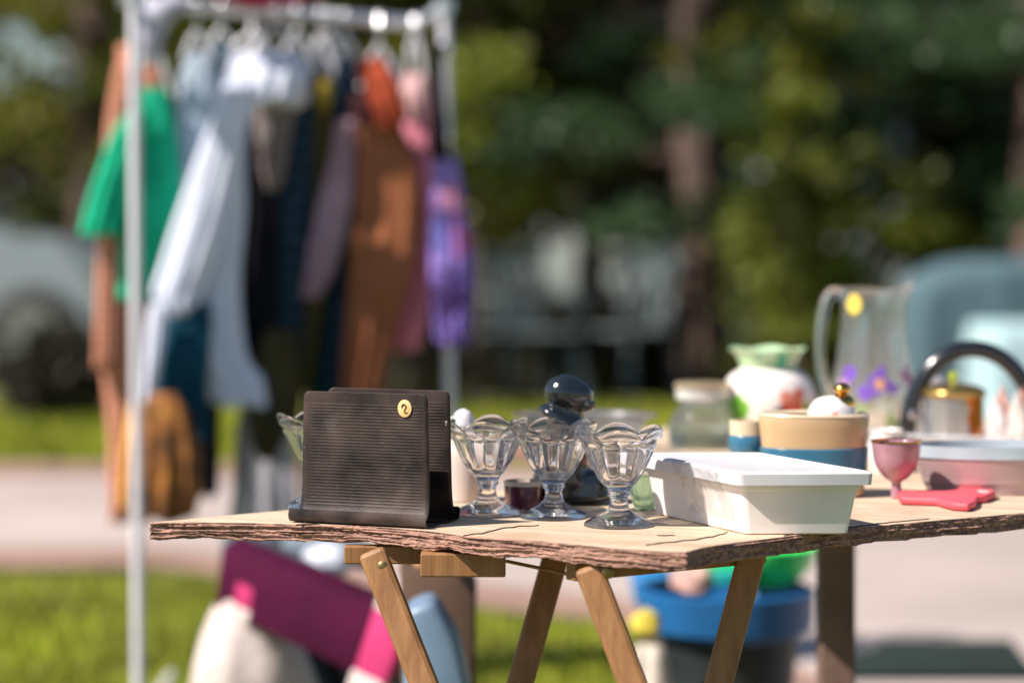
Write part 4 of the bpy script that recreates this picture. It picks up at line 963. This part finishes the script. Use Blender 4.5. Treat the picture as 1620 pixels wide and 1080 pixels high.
garment('purple_top', 'top', 'purple floral dress with black shoulders at the right end', 704, 5.95, .1, spots('purple_print', (.20, .13, .46), [(-.155, 5.92, z, .055, c) for z, c in ((1.20, (.30, .22, .62)), (1.10, (.05, .03, .14)), (1.0, (.26, .18, .55)), (.92, (.05, .02, .12)))] + [(-.11, 5.92, 1.06, .04, (.5, .08, .16)), (-.19, 5.92, 1.06, .04, (.08, .10, .35)), (-.13, 5.92, 1.15, .035, (.5, .2, .3))], rough=.85, coat=0, nscale=55, wob=2.2, var=.65, vscale=55),
        [('body', [(246, 682, 722), (300, 684, 732), (400, 682, 746), (480, 680, 748), (545, 690, 742)], None), ('collar', [(70, 684, 704), (130, 682, 702), (250, 680, 712)], cl('black_wool', (.006, .006, .010)))], seed=16, thick=.035)
garment('brown_trousers', 'trousers', 'dark olive brown trousers hanging low above the white bag', 440, 5.88, .1, cl('dark_khaki', (.055, .045, .018)),
        [('body', [(520, 420, 470), (600, 398, 470), (660, 392, 468), (700, 396, 450), (726, 408, 436)], None)], seed=17, thick=.035)
garment('grey_dress', 'dress', 'light grey dress whose long hem hangs behind the table', 410, 6.0, .05, cl('light_grey', (.42, .41, .46), var=.06),
        [('body', [(600, 388, 430), (700, 372, 462), (800, 364, 474), (900, 352, 490)], None)], seed=18, thick=.03)
garment('denim_shirt', 'shirt', 'grey blue denim shirt filling the gap left of the white shirt collar', 350, 5.97, .05, cl('denim', (.09, .16, .22)),
        [('body', [(74, 336, 366), (110, 320, 384), (220, 312, 380), (360, 306, 372), (470, 300, 360)], None)], seed=23, thick=.025, hang=(44, 24, 26, 92, 'white hanger holding the grey blue denim shirt'))
garment('navy_jacket', 'jacket', 'dark navy jacket whose shoulders rise behind the olive and mauve pieces', 520, 6.12, .0, cl('ink_navy', (.010, .024, .038)),
        [('body', [(84, 498, 548), (120, 478, 572), (240, 474, 574), (420, 470, 560), (600, 476, 550)], None)], seed=24, thick=.022, hang=(52, 28, 30, 100, 'white hanger holding the dark navy jacket'))
garment('oxblood_jacket', 'jacket', 'oxblood jacket with shoulders showing above the camel brown sweater', 590, 6.12, .0, cl('oxblood', (.045, .012, .012)),
        [('body', [(90, 560, 620), (130, 552, 642), (220, 552, 650), (300, 556, 640)], None)], seed=25, thick=.022)
garment('indigo_jeans', 'trousers', 'indigo jeans hanging behind the black coat', 452, 6.08, .0, cl('indigo', (.012, .03, .055)),
        [('body', [(110, 430, 500), (260, 426, 498), (420, 420, 486), (600, 424, 480), (690, 430, 470)], None)], seed=26, thick=.022)
# a white plastic shirt bag bunched at the left of the rail
cap = empty('sun_hat', (0, 0, 0)); tag(cap, 'pale curled sun hat hanging at the left end of the rail', 'hat', )
pts = [W(x, y, 5.70) for x, y in ((300, 4), (278, 6), (252, 20), (238, 48), (236, 80), (246, 104))]
q = MB(); q.tube([tuple(p) for p in pts], [.012, .026, .034, .034, .026, .010], 20); q.build('brim', cl('lilac_white', (.50, .50, .62)), cap)
q = MB(); c_ = W(440, -1, 5.84); q.tube([(c_.x - .16, c_.y - .06, c_.z + .03), (c_.x - .06, c_.y - .03, c_.z + .005), (c_.x + .04, c_.y, c_.z + .015), (c_.x + .10, c_.y + .03, c_.z + .03)], [.02, .03, .03, .015], 14)
o = q.build('red_cloth', cl('crimson', (.40, .02, .06))); tag(o, 'crimson cloth laid over the top of the rack rail', 'cloth')

# ================================================================== UNDER AND BEHIND THE TABLE
def slab(name, quad, d, th, m, label=None, cat=None, parent=None, bevel=.02, dd=(0, 0, 0, 0)):
    """solid whose front face has the given photo corners"""
    V = [W(x, y, d) for (x, y) in quad]; c = sum(V, Vector()) / len(V); n = len(V)
    VV = [v - c for v in V] + [v - c + Vector((0, th, 0)) for v in V]
    o = mesh(name, VV, [tuple(range(n)), tuple(range(2 * n - 1, n - 1, -1))] + [(i, i + n, (i + 1) % n + n, (i + 1) % n) for i in range(n)], m, None, bevel=bevel)
    o.location = c
    if parent: o.parent = parent
    if label: tag(o, label, cat)
    return o
def blob(name, px, py, d, rx, ry, m, label=None, cat=None, parent=None, deep=1., seed=0, amp=.12, foot=None):
    q = MB(); n = 40; prof = [(math.sin(math.pi * k / 20), -math.cos(math.pi * k / 20)) for k in range(21)]; prof[0] = (0, -1); prof[-1] = (0, 1)
    s = d / F
    def fn(a, r, z, i):
        e = 1 + amp * mnoise.noise(Vector((math.cos(a) * 1.6 * r, math.sin(a) * 1.6 * r, z * 1.6 + seed * 7.1))) * 2; return r * e, z * e
    q.lathe(prof, n, fn=fn); q.v = [Vector((v.x * rx * s, v.y * rx * s * deep, v.z * ry * s)) for v in q.v]
    p = W(px, py, d); o = q.build(name, m, parent, loc=p)
    if label: tag(o, label, cat)
    return o
# draped folding camp chair with burgundy blanket
m_sack = cl('cream_sack', (.62, .53, .50), var=.06)
def sack():
    t = empty('laundry_sack', (0, 0, 0)); tag(t, 'cream cloth sack slumped on the lawn left of the trestle legs', 'sack')
    cloth([(900, 372, 420), (940, 345, 440), (1000, 318, 470), (1080, 304, 500), (1180, 300, 520), (1262, 304, 524)], 4.9, .05, 400, m_sack, 'cloth_body', t, thick=.12, folds=1.6, seed=21, famp=.09)
sack()
gb = empty('grey_duffel', (0, 0, 0)); tag(gb, 'dark grey teal duffel bag under the burgundy blanket', 'bag')
cloth([(850, 352, 420), (900, 346, 520), (950, 350, 600), (1000, 360, 640), (1080, 380, 640), (1180, 390, 650), (1218, 390, 640)], 5.1, .05, 480, cl('slate', (.09, .125, .145), var=.35, ), 'bag_body', gb, thick=.10, folds=4, seed=22, famp=.2)
q = MB(); q.tube([W(430, 1010, 4.99), W(470, 1000, 4.96), W(520, 1040, 4.97), (W(540, 1100, 5.0))], .012, 10); q.build('strap', cl('black_strap', (.01, .01, .012)), gb)
bl = empty('game_box', (0, 0, 0)); tag(bl, 'flat burgundy carton with pink and white stripes at its ends, sloping under the table', 'carton')
def band(nm, u0, u1, m, pop=0., v0=0., v1=1.):
    """piece of the tilted carton between two stations of its length"""
    TL, TR, BL, BR = Vector((352, 862)), Vector((652, 985)), Vector((338, 960)), Vector((612, 1092))
    def at(u, v): return TL.lerp(TR, u).lerp(BL.lerp(BR, u), v)
    q4 = [at(u0, v0), at(u1, v0), at(u1, v1), at(u0, v1)]
    V = [W(p.x, p.y, 4.86 - .28 * u - pop) for p, u in zip(q4, (u0, u1, u1, u0))]
    V2 = [v + Vector((.02, .10 + pop, .01)) for v in V]
    mesh(nm, V + V2, [(0, 1, 2, 3), (7, 6, 5, 4), (0, 4, 5, 1), (1, 5, 6, 2), (2, 6, 7, 3), (3, 7, 4, 0)], m, bl, bevel=.006)
m_hp = cl('hot_pink', (.50, .04, .15), var=.08)
band('panel', 0, .80, cl('burgundy', (.058, .001, .024)))
band('pink_stripe', .80, .985, m_hp, .002)
band('pink_stripe', .10, .20, m_hp, .004, .42, .86)
band('white_stripe', .80, .98, m_sack, .006, -.30, .03)
band('white_stripe', .79, .97, m_sack, .006, .93, 1.35)
band('white_stripe', .08, .20, m_sack, .006, .80, 1.05)
blob('white_trainer', 518, 888, 5.15, 38, 26, cl('trainer_white', (.66, .70, .78), var=.08), 'white shoe lying on top of the grey duffel bag', 'shoe', seed=8)
slab('grey_pillow', [(440, 850), (566, 862), (600, 905), (452, 884)], 5.2, .15, cl('grey_fabric', (.20, .25, .30)), 'blue grey cushion behind the burgundy roll', 'cushion')
# cardboard box and pale blue bin
def carton():
    d = 3.88; t = empty('cardboard_box', (0, 0, 0)); tag(t, 'large brown cardboard box behind the left trestle', 'box')
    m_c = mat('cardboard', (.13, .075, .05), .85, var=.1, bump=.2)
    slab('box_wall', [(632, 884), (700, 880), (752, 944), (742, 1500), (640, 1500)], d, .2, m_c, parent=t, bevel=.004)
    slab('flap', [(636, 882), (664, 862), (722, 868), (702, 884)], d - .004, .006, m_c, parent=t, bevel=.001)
carton()
slab('plastic_bin', [(640, 966), (684, 950), (722, 1010), (742, 1090), (748, 1540), (630, 1540)], 3.72, .12, mat('bin_blue', (.17, .26, .37), .45, var=.12), 'pale blue plastic bin in front of the cardboard box', 'bin', bevel=.012)
blob('peach_ball', 674, 884, 3.8, 22, 20, mat('peach', (.72, .36, .22), .5), 'peach coloured toy ball on the cardboard box flap', 'ball', amp=0)
slab('storage_tote', [(700, 870), (735, 872), (738, 902), (702, 900)], 4.4, .1, mat('tote_blue', (.10, .14, .26), .5), 'small navy tote behind the cardboard box', 'tote', bevel=.008)
# blue laundry basket with toys
def basket():
    d = 4.95; s = d / F; p = W(1150, 1000, d); zt = W(0, 930, d).z
    t = empty('laundry_basket', (p.x, p.y, 0)); tag(t, 'round blue laundry basket full of toys behind the right trestle', 'basket')
    mb_ = mat('basket_blue', (.012, .115, .31), .4, var=.1)
    q = MB(); q.lathe([(0, .003), (.10, .003), (.112, .012), (.125, zt * .45), (.139, zt - .087), (.124, zt - .087), (.10, .03), (0, .02)], 56); q.build('dark_base', mat('basket_dark', (.02, .028, .03), .5, var=.4, vscale=9), t)
    q = MB(); q.lathe([(.128, zt - .085), (.142, zt - .083), (.146, zt - .075), (.166, zt - .07), (.170, zt), (.162, zt + .004), (.150, zt - .06), (.132, zt - .08), (.128, zt - .085)], 56); q.build('rim', mb_, t)
    return p, zt
bp_, bz = basket()
slab('blue_crate', [(1000, 912), (1062, 906), (1064, 965), (1006, 962)], 5.2, .14, mat('sky_blue', (.03, .22, .52), .4), 'bright blue plastic crate behind the left side of the laundry basket', 'crate', bevel=.01)
blob('doll', 1098, 920, 4.93, 34, 26, cl('peach_cloth', (.62, .38, .33), var=.25, vscale=25), 'pinkish soft toy inside the laundry basket', 'soft toy', seed=11)
def gball():
    d = 4.97; s = d / F; p = W(1200, 900, d)
    t = empty('green_bowl', (p.x, p.y, 0)); tag(t, 'glossy bright green plastic bowl lying in the blue laundry basket', 'bowl')
    z = p.z
    q = MB(); q.lathe([(r * s, z + h * s) for r, h in smooth_prof([(0, -26), (40, -26), (62, -16), (84, 8), (92, 36), (89, 36), (80, 10), (58, -10), (38, -18), (0, -18)], 4)], 56); q.build('bowl_shell', mat('vivid_green', (.03, .85, .16), .3, coat=.4, var=.06), t)
gball()
slab('plastic_plate', [(1128, 902), (1186, 900), (1186, 925), (1132, 925)], 4.85, .02, mat('aqua', (.02, .45, .42), .4), 'aqua plastic plate leaning in the laundry basket beside the green bowl', 'plate', bevel=.004)
blob('yellow_toy', 1022, 985, 4.75, 24, 22, mat('toy_yellow', (.72, .58, .08), .4), 'yellow plastic toy left of the laundry basket', 'toy', seed=13)
blob('cream_bag', 1030, 1150, 4.75, 38, 150, cl('cream_cotton', (.62, .56, .48), var=.1), 'cream cloth bag on the lawn left of the laundry basket', 'bag', seed=14)
# dark sheet in place of a cast shadow on the driveway, green watering can
t = empty('shadow_sheet', (0, 0, 0)); tag(t, 'dark green sheet standing in for a cast shadow on the driveway at the lower right', 'shadow sheet')
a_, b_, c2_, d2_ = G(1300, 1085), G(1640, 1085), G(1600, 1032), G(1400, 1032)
mesh('shadow_slab', [Vector((p.x, p.y, .017)) for p in (a_, b_, c2_, d2_)] + [Vector((p.x, p.y, .035)) for p in (a_, b_, c2_, d2_)], [(3, 2, 1, 0), (4, 5, 6, 7), (0, 1, 5, 4), (1, 2, 6, 5), (2, 3, 7, 6), (3, 0, 4, 7)], mat('shadow_green', (.004, .016, .011), .9, bump=.5), t, bevel=.004)
# draped tables further back at the right
def draped(name, x0, x1, ytop, d, m, label, cat, round_=.0):
    t = empty(name, (0, 0, 0)); tag(t, label, cat)
    a = W(x0, ytop, d); b = W(x1, ytop, d); zt = a.z; L = b.x - a.x; dep = .7
    V = []; Fc = []; n = 120; per = []
    for k in range(n):
        f = k / n * 4; s_ = int(f); u = f - s_
        c = [(0, 0), (1, 0), (1, 1), (0, 1), (0, 0)]; x = c[s_][0] + (c[s_ + 1][0] - c[s_][0]) * u; y = c[s_][1] + (c[s_ + 1][1] - c[s_][1]) * u; per.append((x, y))
    rows = [(zt, -.02), (zt - .012, 0), (zt - .1, .012), (zt * .5, .02), (.03, .035)]
    for j, (z, g) in enumerate(rows):
        for k, (x, y) in enumerate(per):
            fl = .006 * math.sin(k * 1.1) * (j / 4) + .006 * math.sin(k * .53 + 1)
            dx = (x - .5) * 2; dy = (y - .5) * 2
            zz = z - (round_ * max(0, -dx) ** 3 if j < 3 else 0)
            V.append((a.x + x * L + dx * (g + fl), d + y * dep + dy * (g + fl), zz))
    for j in range(4):
        for k in range(n): Fc.append((j * n + k, (j + 1) * n + k, (j + 1) * n + (k + 1) % n, j * n + (k + 1) % n))
    Fc.append(tuple(range(n)))
    mesh('cloth_cover', V, Fc, m, t)
draped('draped_table', 1462, 1760, 412, 11.5, cl('grey_blue_cloth', (.085, .145, .17), var=.05), 'tall grey blue cloth covered sale table behind the pitcher', 'table', .10)
draped('folding_table', 1578, 1900, 520, 10.0, cl('mint_cloth', (.36, .52, .54), var=.08), 'low mint coloured cloth covered table at the right edge', 'table')
